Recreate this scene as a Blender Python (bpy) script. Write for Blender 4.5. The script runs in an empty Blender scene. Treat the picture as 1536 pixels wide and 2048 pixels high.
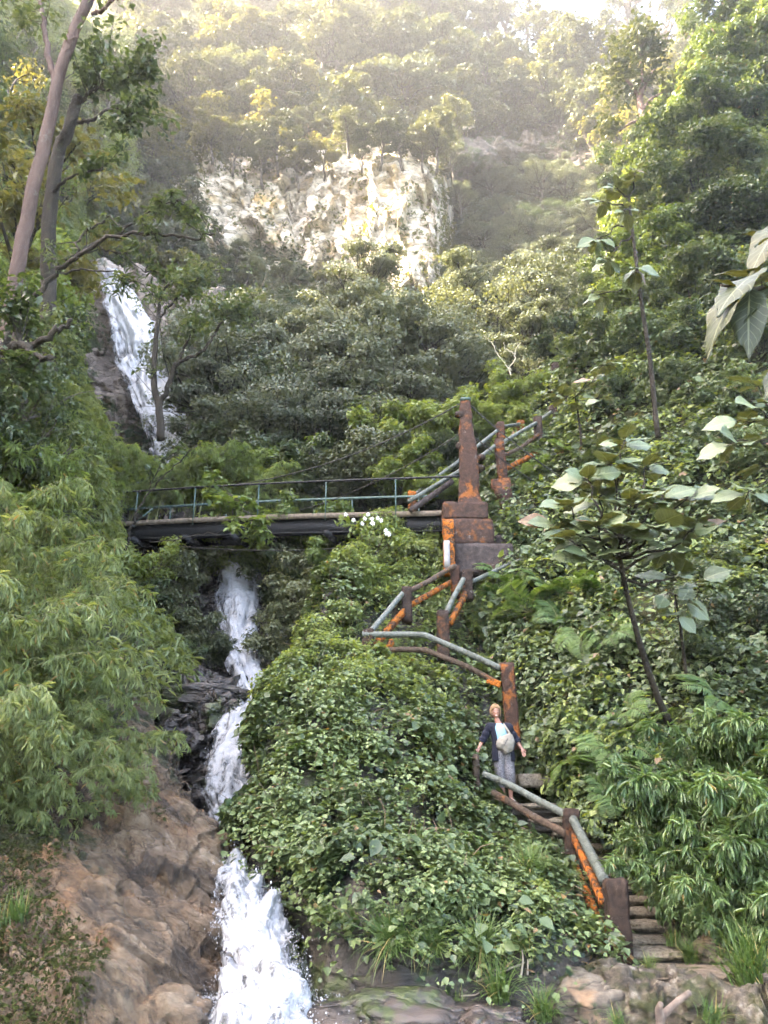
import bpy, bmesh, math, random
import numpy as np
from mathutils import Vector, Matrix

R = math.radians
scene = bpy.context.scene
COL = scene.collection
RNG = np.random.default_rng(11)

# ------------------------------------------------------------------ camera
F = 1577.0                      # focal length in photo pixels (1536 x 2048)
PITCH = R(18.8)
CP, SP = math.cos(PITCH), math.sin(PITCH)
EYE = np.array([0.0, 0.0, 1.65])

def at(px, py, Y):
    """world point on the sight line of a photo pixel at ground distance Y"""
    cx, cy = (px - 768) / F, (1024 - py) / F
    d = np.array([cx, CP - SP * cy, SP + CP * cy])
    return EYE + d * (Y / d[1])

def at_many(a):
    a = np.asarray(a, float)
    cx, cy = (a[..., 0] - 768) / F, (1024 - a[..., 1]) / F
    d = np.stack([cx, CP - SP * cy, SP + CP * cy], -1)
    return EYE + d * (a[..., 2] / d[..., 1])[..., None]

def proj(P):
    q = P - EYE
    D = q[..., 1] * CP + q[..., 2] * SP
    u = -q[..., 1] * SP + q[..., 2] * CP
    return 768 + F * q[..., 0] / D, 1024 - F * u / D, D

# ------------------------------------------------------------------ noise
def _hash(ix, iy, iz, seed):
    h = (ix * 374761393 + iy * 668265263 + iz * 2147483647 + seed * 1274126177) & 0xFFFFFFFF
    h = ((h ^ (h >> 13)) * 1274126177) & 0xFFFFFFFF
    h = ((h ^ (h >> 16)) * 2246822519) & 0xFFFFFFFF
    return ((h ^ (h >> 15)) & 0xFFFFFF) / float(0xFFFFFF)

def vnoise(p, seed=0):
    p = np.asarray(p, float)
    i = np.floor(p).astype(np.int64)
    f = p - i
    f = f * f * f * (f * (f * 6 - 15) + 10)
    out = 0
    for dx in (0, 1):
        wx = f[..., 0] if dx else 1 - f[..., 0]
        for dy in (0, 1):
            wy = f[..., 1] if dy else 1 - f[..., 1]
            for dz in (0, 1):
                wz = f[..., 2] if dz else 1 - f[..., 2]
                out = out + wx * wy * wz * _hash(i[..., 0] + dx, i[..., 1] + dy, i[..., 2] + dz, seed)
    return out * 2 - 1

def fbm(p, octv=4, seed=0, lac=2.03, gain=0.5):
    p = np.asarray(p, float)
    a, s, tot = 1.0, 0, 0
    for o in range(octv):
        s = s + a * vnoise(p, seed + o * 17)
        tot += a
        p = p * lac + 13.7
        a *= gain
    return s / tot

def ridged(p, octv=4, seed=0):
    p = np.asarray(p, float)
    a, s, tot = 1.0, 0, 0
    for o in range(octv):
        s = s + a * (1 - np.abs(vnoise(p, seed + o * 17)) * 2)
        tot += a
        p = p * 2.07 + 7.3
        a *= 0.5
    return s / tot

def facets(p, seed=0, tilt=.35):
    """broken-rock relief: every Worley cell is a plane of its own height and tilt"""
    p = np.asarray(p, float); shp = p.shape[:-1]; p = p.reshape(-1, 3); i0 = np.floor(p).astype(np.int64)
    best = np.full(len(p), 9e9); val = np.zeros(len(p))
    for dx in (-1, 0, 1):
        for dy in (-1, 0, 1):
            for dz in (-1, 0, 1):
                c = i0 + np.array([dx, dy, dz]); h = [_hash(c[:, 0], c[:, 1], c[:, 2], seed + k) for k in range(7)]
                f = c + np.stack(h[:3], -1); q = p - f; d = (q ** 2).sum(-1)
                v = (h[3] - .5) * 2 + tilt * 2 * ((np.stack(h[4:7], -1) - .5) * q * 2).sum(-1)
                m = d < best; best = np.where(m, d, best); val = np.where(m, v, val)
    return val.reshape(shp)

def nrm(v):
    return v / np.maximum(np.linalg.norm(v, axis=-1, keepdims=True), 1e-9)

# ------------------------------------------------------------------ objects
def mesh_obj(name, V, Fc, mat=None, parent=None, smooth=False, uv=None):
    """V (n,3); Fc = int array (m,k), or a list of such arrays, or a list of tuples.  World coordinates; moved to the parent's frame."""
    V = np.asarray(V, np.float32).reshape(-1, 3)
    if parent is not None:
        V = V - np.array(parent.location, np.float32)
    if isinstance(Fc, np.ndarray):
        Fc = [Fc]
    elif len(Fc) and not isinstance(Fc[0], np.ndarray):
        d = {}
        for f in Fc:
            d.setdefault(len(f), []).append(f)
        Fc = [np.array(x, np.int32) for x in d.values()]
    me = bpy.data.meshes.new(name)
    loops = np.concatenate([f.ravel() for f in Fc]).astype(np.int32)
    tot = np.concatenate([np.full(len(f), f.shape[1], np.int32) for f in Fc])
    start = np.concatenate([[0], np.cumsum(tot)[:-1]]).astype(np.int32)
    me.vertices.add(len(V)); me.vertices.foreach_set('co', V.ravel())
    me.loops.add(len(loops)); me.loops.foreach_set('vertex_index', loops)
    me.polygons.add(len(tot)); me.polygons.foreach_set('loop_start', start)
    me.polygons.foreach_set('loop_total', tot)
    if smooth:
        me.polygons.foreach_set('use_smooth', np.ones(len(tot), bool))
    me.update(calc_edges=True)
    if uv is not None:
        l = me.uv_layers.new(name='UVMap')
        l.data.foreach_set('uv', np.asarray(uv, np.float32)[loops].ravel())
    if mat is not None:
        me.materials.append(mat)
    o = bpy.data.objects.new(name, me)
    COL.objects.link(o)
    if parent is not None:
        o.parent = parent
    return o

def thing(name, label, cat, loc=(0, 0, 0), group=None):
    o = bpy.data.objects.new(name, None)
    o.empty_display_size = 0.1
    COL.objects.link(o)
    o.location = [float(x) for x in loc]
    o['label'] = label; o['category'] = cat
    if group: o['group'] = group
    return o

def tag(o, label=None, cat=None, group=None, kind=None):
    if label: o['label'] = label
    if cat: o['category'] = cat
    if group: o['group'] = group
    if kind: o['kind'] = kind
    return o

def dup(root, loc, rotz=0.0, scale=1.0, label=None, group=None, tilt=(0, 0), sz=None):
    r = root.copy(); COL.objects.link(r)
    r.location = [float(x) for x in loc]
    r.rotation_euler = (tilt[0], tilt[1], rotz)
    r.scale = (scale, scale, scale * (sz or 1.0))
    if label: r['label'] = label
    if group: r['group'] = group
    for ch in list(root.children):
        c = ch.copy(); COL.objects.link(c); c.parent = r
        for g in list(ch.children):
            d = g.copy(); COL.objects.link(d); d.parent = c
    return r

class MB:
    """collects shapes into one mesh"""
    def __init__(s): s.v = []; s.f = []
    def add(s, V, Fc):
        b = sum(len(x) for x in s.v)
        s.v.append(np.asarray(V, float).reshape(-1, 3))
        s.f += [tuple(int(i) + b for i in f) for f in Fc]
        return s
    def tube(s, pts, rad, n=8, cap=True, seed=None, rough=0.0):
        V, Fc = tube(pts, rad, n, cap, seed, rough)
        return s.add(V, Fc)
    def box(s, c, size, rot=None, bevel=0.0):
        V, Fc = boxgeo(size, bevel)
        if rot is not None: V = V @ np.array(rot).T
        return s.add(V + np.asarray(c, float), Fc)
    def build(s, name, mat, parent=None, smooth=False):
        return mesh_obj(name, np.concatenate(s.v), s.f, mat, parent, smooth)

def tube(pts, rad, n=8, cap=True, seed=None, rough=0.0):
    pts = np.asarray(pts, float); m = len(pts)
    rad = np.broadcast_to(np.asarray(rad, float), (m,))
    t = np.empty_like(pts)
    t[1:-1] = pts[2:] - pts[:-2]; t[0] = pts[1] - pts[0]; t[-1] = pts[-1] - pts[-2]
    t = nrm(t)
    a = np.array([0, 0, 1.0]) if abs(t[0][2]) < 0.9 else np.array([1.0, 0, 0])
    V = []
    u = nrm(np.cross(t[0], a))
    ang = np.linspace(0, 2 * math.pi, n, endpoint=False)
    for i in range(m):
        u = nrm(u - t[i] * np.dot(u, t[i])); w = np.cross(t[i], u)
        r = rad[i]
        ring = pts[i] + r * (np.cos(ang)[:, None] * u + np.sin(ang)[:, None] * w)
        V.append(ring)
    V = np.concatenate(V)
    if rough:
        c = np.repeat(pts, n, 0)
        V = c + (V - c) * (1 + rough * fbm(V * 6.0, 3, seed or 0))[:, None]
    Fc = []
    for i in range(m - 1):
        for k in range(n):
            Fc.append((i * n + k, i * n + (k + 1) % n, (i + 1) * n + (k + 1) % n, (i + 1) * n + k))
    if cap:
        Fc.append(tuple(range(n))[::-1]); Fc.append(tuple((m - 1) * n + k for k in range(n)))
    return V, Fc

def boxgeo(size, bevel=0.0):
    bm = bmesh.new()
    bmesh.ops.create_cube(bm, size=1.0)
    for v in bm.verts:
        v.co.x *= size[0]; v.co.y *= size[1]; v.co.z *= size[2]
    if bevel:
        bmesh.ops.bevel(bm, geom=list(bm.edges), offset=bevel, segments=2, affect='EDGES')
    bm.verts.ensure_lookup_table()
    V = np.array([v.co[:] for v in bm.verts]); Fc = [tuple(v.index for v in f.verts) for f in bm.faces]
    bm.free()
    return V, Fc

def rough_box(size, bevel, amp, freq, seed, cuts=5):
    """a weathered block: bevelled, subdivided, displaced"""
    bm = bmesh.new()
    bmesh.ops.create_cube(bm, size=1.0)
    for v in bm.verts:
        v.co.x *= size[0]; v.co.y *= size[1]; v.co.z *= size[2]
    bmesh.ops.bevel(bm, geom=list(bm.edges), offset=bevel, segments=2, affect='EDGES')
    long = [e for e in bm.edges if e.calc_length() > max(size) / (cuts + 1)]
    bmesh.ops.subdivide_edges(bm, edges=long, cuts=cuts, use_grid_fill=True)
    V = np.array([v.co[:] for v in bm.verts]); N = np.array([v.normal[:] for v in bm.verts])
    bm.verts.index_update()
    Fc = [tuple(v.index for v in f.verts) for f in bm.faces]
    bm.free()
    V = V + N * (amp * fbm(V * freq + seed * 3.1, 3, seed))[:, None]
    return V, Fc

# ------------------------------------------------------------------ patches
def _cr(c, n):
    """Catmull-Rom along axis 0"""
    m = len(c)
    e = np.concatenate([[2 * c[0] - c[1]], c, [2 * c[-1] - c[-2]]])
    t = np.linspace(0, m - 1, n); i = np.minimum(t.astype(int), m - 2); f = (t - i)
    f = f.reshape((-1,) + (1,) * (c.ndim - 1))
    p0, p1, p2, p3 = e[i], e[i + 1], e[i + 2], e[i + 3]
    return 0.5 * (2 * p1 + (p2 - p0) * f + (2 * p0 - 5 * p1 + 4 * p2 - p3) * f ** 2 + (3 * p1 - p0 - 3 * p2 + p3) * f ** 3)

def surf(rows, nu, nv, world=False):
    c = np.asarray(rows, float)
    c = c if world else at_many(c)
    g = _cr(c, nv)
    g = _cr(np.swapaxes(g, 0, 1), nu)
    return np.swapaxes(g, 0, 1)            # (nv,nu,3)

def grid_normals(G, toward=True):
    du = np.gradient(G, axis=1); dv = np.gradient(G, axis=0)
    n = nrm(np.cross(du, dv))
    if toward:
        s = np.sign(np.sum(n * (EYE - G), -1).mean())
        n = n * (s if s else 1)
    return n

def grid_faces(nv, nu, flip=False):
    a = np.arange(nv * nu).reshape(nv, nu)
    f = np.stack([a[:-1, :-1], a[:-1, 1:], a[1:, 1:], a[1:, :-1]], -1).reshape(-1, 4)
    return f[:, ::-1] if flip else f

def sheet(name, G, mat, label=None, kind='structure', smooth=True, parent=None):
    nv, nu = G.shape[:2]
    n0 = np.cross(G[:, 1:, :][:-1] - G[:, :-1, :][:-1], G[1:, :-1] - G[:-1, :-1])
    flip = np.sum(n0 * (EYE - G[:-1, :-1])) < 0
    u, v = np.meshgrid(np.linspace(0, 1, nu), np.linspace(0, 1, nv))
    o = mesh_obj(name, G.reshape(-1, 3), grid_faces(nv, nu, flip), mat, parent, smooth, np.stack([u, v], -1).reshape(-1, 2))
    if kind: o['kind'] = kind
    if label: o['label'] = label
    return o

def scatter(G, n, rng, power=0.0, mask=None):
    """random points on a grid surface -> P, N"""
    a, b, c, d = G[:-1, :-1], G[:-1, 1:], G[1:, 1:], G[1:, :-1]
    nn = np.cross(c - a, d - b)
    w = np.linalg.norm(nn, axis=-1)
    nn = nn / np.maximum(w, 1e-9)[..., None]
    s = np.sign(np.sum(nn * (EYE - a)))
    nn = nn * s
    cen = (a + c) / 2
    if power: w = w / np.maximum(np.linalg.norm(cen - EYE, axis=-1), 2) ** power
    if mask is not None:
        px, py, D = proj(cen)
        w = w * mask(px, py, cen)
    w = w.ravel(); w = w / w.sum()
    k = rng.choice(len(w), n, p=w)
    u, v = rng.random((n, 1)), rng.random((n, 1))
    A, B, C, Dd = (x.reshape(-1, 3)[k] for x in (a, b, c, d))
    return (A * (1 - u) + B * u) * (1 - v) + (Dd * (1 - u) + C * u) * v, nn.reshape(-1, 3)[k]

# ------------------------------------------------------------------ leaves
def _fold(w, z, tip_drop=0.12):
    """ovate leaf along +x, 6 verts, two quads folded along the midrib"""
    V = np.array([[0, 0, 0], [.28, w, z], [.62, w * .8, z * .6], [1, 0, -tip_drop], [.62, -w * .8, z * .6], [.28, -w, z]])
    Fq = np.array([[0, 5, 4, 3], [0, 3, 2, 1]])
    return V, Fq
T_OVATE = _fold(.38, .10)
T_LANCE = _fold(.085, .03, .2)
T_ELLIP = _fold(.24, .06, .1)
T_BLOB = (np.array([[-.5, -.1, 0], [0, -.42, .08], [.5, .1, -.05], [0, .42, .06]]), np.array([[0, 1, 2, 3]]))

def frames(N, rng, droop=0.0):
    n = len(N)
    d = rng.normal(size=(n, 3)); d[:, 2] -= droop
    d = nrm(d - N * np.sum(d * N, 1, keepdims=True))
    return d

def leaf_geo(P, D, N, S, T):
    V, Fq = T
    B = np.cross(N, D)
    W = P[:, None, :] + S[:, None, None] * (V[None, :, 0:1] * D[:, None, :] + V[None, :, 1:2] * B[:, None, :] + V[None, :, 2:3] * N[:, None, :])
    k = len(V)
    Fc = (Fq[None] + (np.arange(len(P)) * k)[:, None, None]).reshape(-1, Fq.shape[1])
    return W.reshape(-1, 3), Fc

def leaf_obj(name, P, D, N, S, T, mat, parent=None):
    V, Fc = leaf_geo(P, D, N, S, T)
    return mesh_obj(name, V, Fc, mat, parent)

def jitter_normals(N, up, rnd, rng):
    return nrm(N * (1 - up) + np.array([0, 0, 1.0]) * up + rng.normal(size=N.shape) * rnd)

# ------------------------------------------------------------------ materials
class NT:
    def __init__(s, name):
        s.m = bpy.data.materials.new(name); s.m.use_nodes = True
        s.t = s.m.node_tree; s.t.nodes.clear()
        s.out = s.n('ShaderNodeOutputMaterial')
    def n(s, typ, **kw):
        x = s.t.nodes.new(typ)
        for k, v in kw.items(): setattr(x, k, v)
        return x
    def l(s, a, b): s.t.links.new(a, b)
    def sock(s, inp, val):
        if hasattr(val, 'links'): s.l(val, inp)
        else: inp.default_value = val
    def math(s, op, a, b=0.0, clamp=False):
        x = s.n('ShaderNodeMath', operation=op); x.use_clamp = clamp
        s.sock(x.inputs[0], a); s.sock(x.inputs[1], b); return x.outputs[0]
    def mix(s, fac, a, b, typ='MIX'):
        x = s.n('ShaderNodeMix', data_type='RGBA', blend_type=typ)
        s.sock(x.inputs[0], fac); s.sock(x.inputs[6], a); s.sock(x.inputs[7], b); return x.outputs[2]
    def noise(s, vec, scale, detail=4, rough=.55, dist=0.0):
        x = s.n('ShaderNodeTexNoise'); s.sock(x.inputs['Vector'], vec)
        x.inputs['Scale'].default_value = scale; x.inputs['Detail'].default_value = detail
        x.inputs['Roughness'].default_value = rough; x.inputs['Distortion'].default_value = dist
        return x.outputs[0]
    def vor(s, vec, scale, feature='F1', out=0):
        x = s.n('ShaderNodeTexVoronoi', feature=feature); s.sock(x.inputs['Vector'], vec)
        x.inputs['Scale'].default_value = scale; return x.outputs[out]
    def ramp(s, fac, stops):
        x = s.n('ShaderNodeValToRGB'); s.l(fac, x.inputs[0])
        e = x.color_ramp.elements
        while len(e) < len(stops): e.new(.5)
        for i, (p, c) in enumerate(stops):
            e[i].position = p; e[i].color = (c[0], c[1], c[2], 1) if hasattr(c, '__len__') else (c, c, c, 1)
        return x.outputs[0]
    def pos(s): return s.n('ShaderNodeNewGeometry').outputs['Position']
    def obj(s): return s.n('ShaderNodeTexCoord').outputs['Object']
    def mapv(s, vec, scale=(1, 1, 1), rot=(0, 0, 0)):
        x = s.n('ShaderNodeMapping'); s.l(vec, x.inputs[0])
        x.inputs['Scale'].default_value = scale; x.inputs['Rotation'].default_value = rot
        return x.outputs[0]
    def bump(s, h, strength=.5, dist=.02):
        x = s.n('ShaderNodeBump'); s.l(h, x.inputs['Height'])
        x.inputs['Strength'].default_value = strength; x.inputs['Distance'].default_value = dist
        return x.outputs[0]
    def bsdf(s, col, rough=.6, spec=.5, metal=0.0, normal=None):
        x = s.n('ShaderNodeBsdfPrincipled')
        s.sock(x.inputs['Base Color'], col if hasattr(col, 'links') else (*col[:3], 1))
        s.sock(x.inputs['Roughness'], rough); s.sock(x.inputs['Specular IOR Level'], spec)
        s.sock(x.inputs['Metallic'], metal)
        if normal is not None: s.l(normal, x.inputs['Normal'])
        return x.outputs[0]
    def done(s, sh):
        s.l(sh, s.out.inputs['Surface']); return s.m

def plain(name, col, rough=.6, metal=0.0, spec=.5, var=.25, scale=8):
    t = NT(name)
    c = t.ramp(t.noise(t.obj(), scale, 4), [(.3, [x * (1 - var) for x in col]), (.7, [min(1, x * (1 + var)) for x in col])])
    return t.done(t.bsdf(c, rough, spec, metal))

def leaf_mat(name, stops, rough=.42, trans=.3, scale=.8, spec=.5, back=None, tcol=None, objrand=0.25, dead=None):
    """stops: colours from dark to light; random per leaf, per plant and per clump"""
    t = NT(name)
    g = t.n('ShaderNodeNewGeometry'); oi = t.n('ShaderNodeObjectInfo')
    r = t.math('MULTIPLY', g.outputs['Random Per Island'], .55)
    nz = t.math('MULTIPLY', t.math('SUBTRACT', t.noise(g.outputs['Position'], scale, 2), .3), 1.1)
    o = t.math('MULTIPLY', t.math('SUBTRACT', oi.outputs['Random'], .5), objrand * 2)
    f = t.math('ADD', t.math('ADD', r, t.math('MULTIPLY', nz, .55)), o, True)
    k = len(stops)
    c = t.ramp(f, [(i / (k - 1), s) for i, s in enumerate(stops)])
    if dead:
        c = t.mix(t.math('GREATER_THAN', g.outputs['Random Per Island'], 1 - dead[0]), c, (*dead[1], 1))
    if back:
        c = t.mix(g.outputs['Backfacing'], c, (*back, 1))
    b = t.bsdf(c, rough, spec)
    tr = t.n('ShaderNodeBsdfTranslucent')
    t.l(t.mix(1.0, c, (*(tcol or (1.5, 1.35, .5)), 1), 'MULTIPLY'), tr.inputs[0])
    mx = t.n('ShaderNodeMixShader'); mx.inputs[0].default_value = trans
    t.l(b, mx.inputs[1]); t.l(tr.outputs[0], mx.inputs[2])
    return t.done(mx.outputs[0])
# ------------------------------------------------------------------ camera, sun, sky, haze
cam_d = bpy.data.cameras.new('camera'); cam = bpy.data.objects.new('camera', cam_d); COL.objects.link(cam)
cam_d.sensor_fit = 'VERTICAL'; cam_d.angle = 2 * math.atan(1024 / F)
cam.location = EYE.tolist(); cam.rotation_euler = (R(90) + PITCH, 0, 0)
cam_d.clip_start = 0.05; cam_d.clip_end = 3000
scene.camera = cam

SUN = nrm(np.array([-0.71, -0.06, 0.69]))
sd = bpy.data.lights.new('sun', 'SUN'); sd.energy = 3.8; sd.angle = R(0.5); sd.color = (1.0, .94, .82)
so = bpy.data.objects.new('sun', sd); COL.objects.link(so)
so.rotation_euler = Vector((-SUN).tolist()).to_track_quat('-Z', 'Y').to_euler(); so.location = (0, 0, 200)

w = bpy.data.worlds.new('World'); scene.world = w; w.use_nodes = True
nt = w.node_tree; nt.nodes.clear()
sky = nt.nodes.new('ShaderNodeTexSky'); sky.sky_type = 'NISHITA'; sky.sun_disc = False
sky.sun_elevation = math.asin(SUN[2]); sky.sun_rotation = math.atan2(SUN[0], SUN[1]) % (2 * math.pi)
sky.air_density = 1.0; sky.dust_density = 4.0; sky.ozone_density = 1.0
bg = nt.nodes.new('ShaderNodeBackground'); bg.inputs[1].default_value = 0.15
wo = nt.nodes.new('ShaderNodeOutputWorld')
nt.links.new(sky.outputs[0], bg.inputs[0]); nt.links.new(bg.outputs[0], wo.inputs[0])

vs = scene.view_settings
vs.view_transform = 'Standard'; vs.look = 'None'; vs.gamma = 1; vs.use_curve_mapping = False
vs.exposure = 4.15
try:
    vs.use_white_balance = True; vs.white_balance_temperature = 7500; vs.white_balance_tint = 12
except Exception:
    pass
cy = scene.cycles
cy.max_bounces = 5; cy.diffuse_bounces = 3; cy.glossy_bounces = 2; cy.transmission_bounces = 3
cy.transparent_max_bounces = 12; cy.volume_bounces = 0; cy.caustics_reflective = False; cy.caustics_refractive = False
cy.use_denoising = True; cy.denoising_input_passes = 'RGB_ALBEDO'; cy.use_adaptive_sampling = True; cy.adaptive_threshold = 0.02
cy.sample_clamp_indirect = 4.0
cy.use_fast_gi = False

HAZE = 0.0009
if HAZE:
    t = NT('haze_air'); 
    vol = t.n('ShaderNodeVolumePrincipled')
    vol.inputs['Color'].default_value = (.97, .97, .95, 1); vol.inputs['Density'].default_value = HAZE
    vol.inputs['Anisotropy'].default_value = 0.6
    t.l(vol.outputs[0], t.out.inputs['Volume'])
    V, Fc = boxgeo((190, 190, 186))
    hz = mesh_obj('haze', V + np.array([5, 62, 90]), Fc, t.m); hz['kind'] = 'stuff'

# ------------------------------------------------------------------ ground materials
def soil_mat(name, cols, scale=1.2):
    t = NT(name); p = t.pos()
    n = t.noise(p, scale, 6, .65); n2 = t.noise(p, scale * 9, 4, .6)
    c = t.ramp(t.math('ADD', t.math('MULTIPLY', n, .7), t.math('MULTIPLY', n2, .3)), [(.3, cols[0]), (.5, cols[1]), (.68, cols[2])])
    return t.done(t.bsdf(c, .9, .2, normal=t.bump(n2, .8, .06)))
M_SOIL = soil_mat('forest_soil', [(.018, .02, .01), (.04, .045, .018), (.07, .06, .03)])
M_SLOPE = soil_mat('wooded_slope', [(.025, .032, .014), (.05, .055, .022), (.10, .085, .05)], .35)

def rock_mat(name, dark, mid, light, strata=(0, 0, 0), moss=.0, wet=.45, stain=None, scale=1.0, cracks=.8):
    t = NT(name); p = t.pos()
    s = t.mapv(p, (.55 * scale, .9 * scale, 3.4 * scale), strata)
    n1 = t.noise(s, 1.3, 8, .62, .6); n2 = t.noise(p, 7 * scale, 6, .65); n3 = t.noise(p, .7 * scale, 4, .5)
    big = t.math('ADD', t.math('MULTIPLY', n1, .6), t.math('MULTIPLY', n2, .4))
    c = t.ramp(big, [(.33, dark), (.47, mid), (.60, light), (.72, [x * 1.25 for x in light])])
    if stain:
        c = t.mix(t.ramp(t.noise(p, 1.1 * scale, 5, .6, .8), [(.54, 0), (.66, .75)]), c, (*stain, 1))
    v = t.n('ShaderNodeVectorMath', operation='ADD')
    nv = t.n('ShaderNodeTexNoise'); nv.inputs['Scale'].default_value = 2.2 * scale; nv.inputs['Detail'].default_value = 3
    t.l(p, nv.inputs['Vector'])
    sc = t.n('ShaderNodeVectorMath', operation='SCALE'); t.l(nv.outputs[1], sc.inputs[0]); sc.inputs['Scale'].default_value = .9
    t.l(s, v.inputs[0]); t.l(sc.outputs[0], v.inputs[1])
    cr = t.vor(v.outputs[0], 1.5, 'DISTANCE_TO_EDGE')
    c = t.mix(t.ramp(cr, [(.0, cracks), (.035, 0)]), c, (*[x * .25 for x in dark], 1))
    if moss:
        m = t.math('ADD', t.noise(p, .9 * scale, 6, .7), t.math('MULTIPLY', t.noise(p, 9 * scale, 3), .25))
        mf = t.ramp(m, [(.74 - moss * .3, 0), (.80 - moss * .3, 1)])
        mc = t.ramp(t.noise(p, 14, 4), [(.3, (.012, .018, .005)), (.7, (.05, .065, .018))])
        c = t.mix(mf, c, mc)
    rg = t.ramp(n3, [(.35, wet), (.65, min(1, wet + .35))])
    h = t.math('ADD', t.math('MULTIPLY', n1, 1.0), t.math('ADD', t.math('MULTIPLY', n2, .5), t.ramp(cr, [(0, 0), (.08, .3 * cracks)])))
    return t.done(t.bsdf(c, rg, .5, normal=t.bump(h, .9, .09 / scale)))

def slab_mat():
    t = NT('wet_brown_rock'); p = t.pos()
    rot = t.mapv(p, (1, 1, 1), (0, R(-32), R(10)))
    s1 = t.mapv(rot, (.9, 1.0, 3.2))
    n1 = t.noise(s1, 1.6, 10, .68, .9); n2 = t.noise(rot, 3.0, 9, .72, .4); n3 = t.noise(p, .75, 5, .55, .5); n4 = t.noise(t.mapv(rot, (1.6, 2, 5)), 8, 7, .75, .3)
    big = t.math('ADD', t.math('MULTIPLY', n1, .45), t.math('ADD', t.math('MULTIPLY', n2, .30), t.math('MULTIPLY', n4, .25)))
    c = t.ramp(big, [(.34, (.012, .008, .005)), (.42, (.06, .037, .020)), (.49, (.145, .096, .058)), (.56, (.225, .160, .108)), (.65, (.42, .34, .255))])
    wv = t.n('ShaderNodeVectorMath', operation='ADD'); t.l(t.mapv(rot, (1.1, 1.3, 3.0)), wv.inputs[0])
    nc = t.n('ShaderNodeTexNoise'); nc.inputs['Scale'].default_value = 3; nc.inputs['Detail'].default_value = 5; t.l(p, nc.inputs['Vector'])
    ws = t.n('ShaderNodeVectorMath', operation='SCALE'); t.l(nc.outputs[1], ws.inputs[0]); ws.inputs['Scale'].default_value = .8; t.l(ws.outputs[0], wv.inputs[1])
    cr = t.vor(wv.outputs[0], 1.3, 'DISTANCE_TO_EDGE'); cm = t.math('MULTIPLY', t.ramp(cr, [(.0, 1), (.022, 0)]), t.ramp(n3, [(.42, 0), (.52, 1)]))
    c = t.mix(t.math('MULTIPLY', cm, .85), c, (.010, .008, .006, 1))
    warm = t.ramp(t.noise(p, 1.3, 6, .65, 1.0), [(.52, 0), (.64, .7)])
    c = t.mix(warm, c, t.ramp(n4, [(.35, (.07, .03, .012)), (.65, (.27, .145, .07))]))
    tan = t.ramp(t.noise(p, .9, 5, .6, .6), [(.55, 0), (.66, .6)])
    c = t.mix(tan, c, t.ramp(n2, [(.35, (.10, .075, .045)), (.62, (.36, .28, .19))]))
    dk = t.ramp(t.noise(t.mapv(rot, (.7, .8, 1.9)), 1.25, 7, .66, 1.2), [(.50, 0), (.58, .75)])
    c = t.mix(dk, c, t.ramp(n4, [(.35, (.010, .008, .007)), (.65, (.065, .048, .036))]))
    # moss on the lower left of the slab
    sp = t.n('ShaderNodeSeparateXYZ'); t.l(p, sp.inputs[0])
    side = t.math('MULTIPLY', t.math('ADD', t.math('MULTIPLY', sp.outputs[0], -1.0), -3.3), .16)
    m = t.math('ADD', t.math('ADD', t.noise(p, 1.15, 7, .72, .5), t.math('MULTIPLY', t.noise(p, 11, 3), .2)), side)
    mf = t.ramp(m, [(.64, 0), (.69, 1)])
    c = t.mix(mf, c, t.ramp(t.noise(p, 17, 5, .7), [(.3, (.010, .012, .004)), (.55, (.035, .04, .012)), (.75, (.085, .09, .03))]))
    rg = t.ramp(t.math('ADD', n3, t.math('MULTIPLY', mf, .5)), [(.42, .08), (.62, .40)])
    h = t.math('ADD', t.math('MULTIPLY', n1, .8), t.math('ADD', t.math('MULTIPLY', n2, .5), t.math('MULTIPLY', n4, .5)))
    return t.done(t.bsdf(c, rg, .55, normal=t.bump(h, 1.0, .14)))
M_SLAB = slab_mat()
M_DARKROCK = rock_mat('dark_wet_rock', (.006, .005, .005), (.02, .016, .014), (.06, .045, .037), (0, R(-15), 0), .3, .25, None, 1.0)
M_MOUNDROCK = rock_mat('mossy_boulder_rock', (.008, .007, .006), (.022, .018, .014), (.052, .042, .033), (0, R(25), 0), .30, .5, None, 1.0)
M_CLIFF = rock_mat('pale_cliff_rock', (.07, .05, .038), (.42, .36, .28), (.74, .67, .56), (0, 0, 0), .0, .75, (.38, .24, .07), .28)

# ------------------------------------------------------------------ terrain
def disp(G, amp, freq, seed, octv=5, aniso=(1, 1, 1), kind=fbm):
    n = grid_normals(G)
    return G + n * (amp * kind(G * np.array(aniso) * freq, octv, seed))[..., None]

# valley floor: one sheet out to the horizon
g = np.stack(np.meshgrid(np.linspace(-900, 900, 60), np.linspace(-900, 900, 60)), -1)
z = -1.4 + 0 * g[..., :1]
sheet('ground', np.concatenate([g, z], -1)[::-1], M_SOIL)

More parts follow.
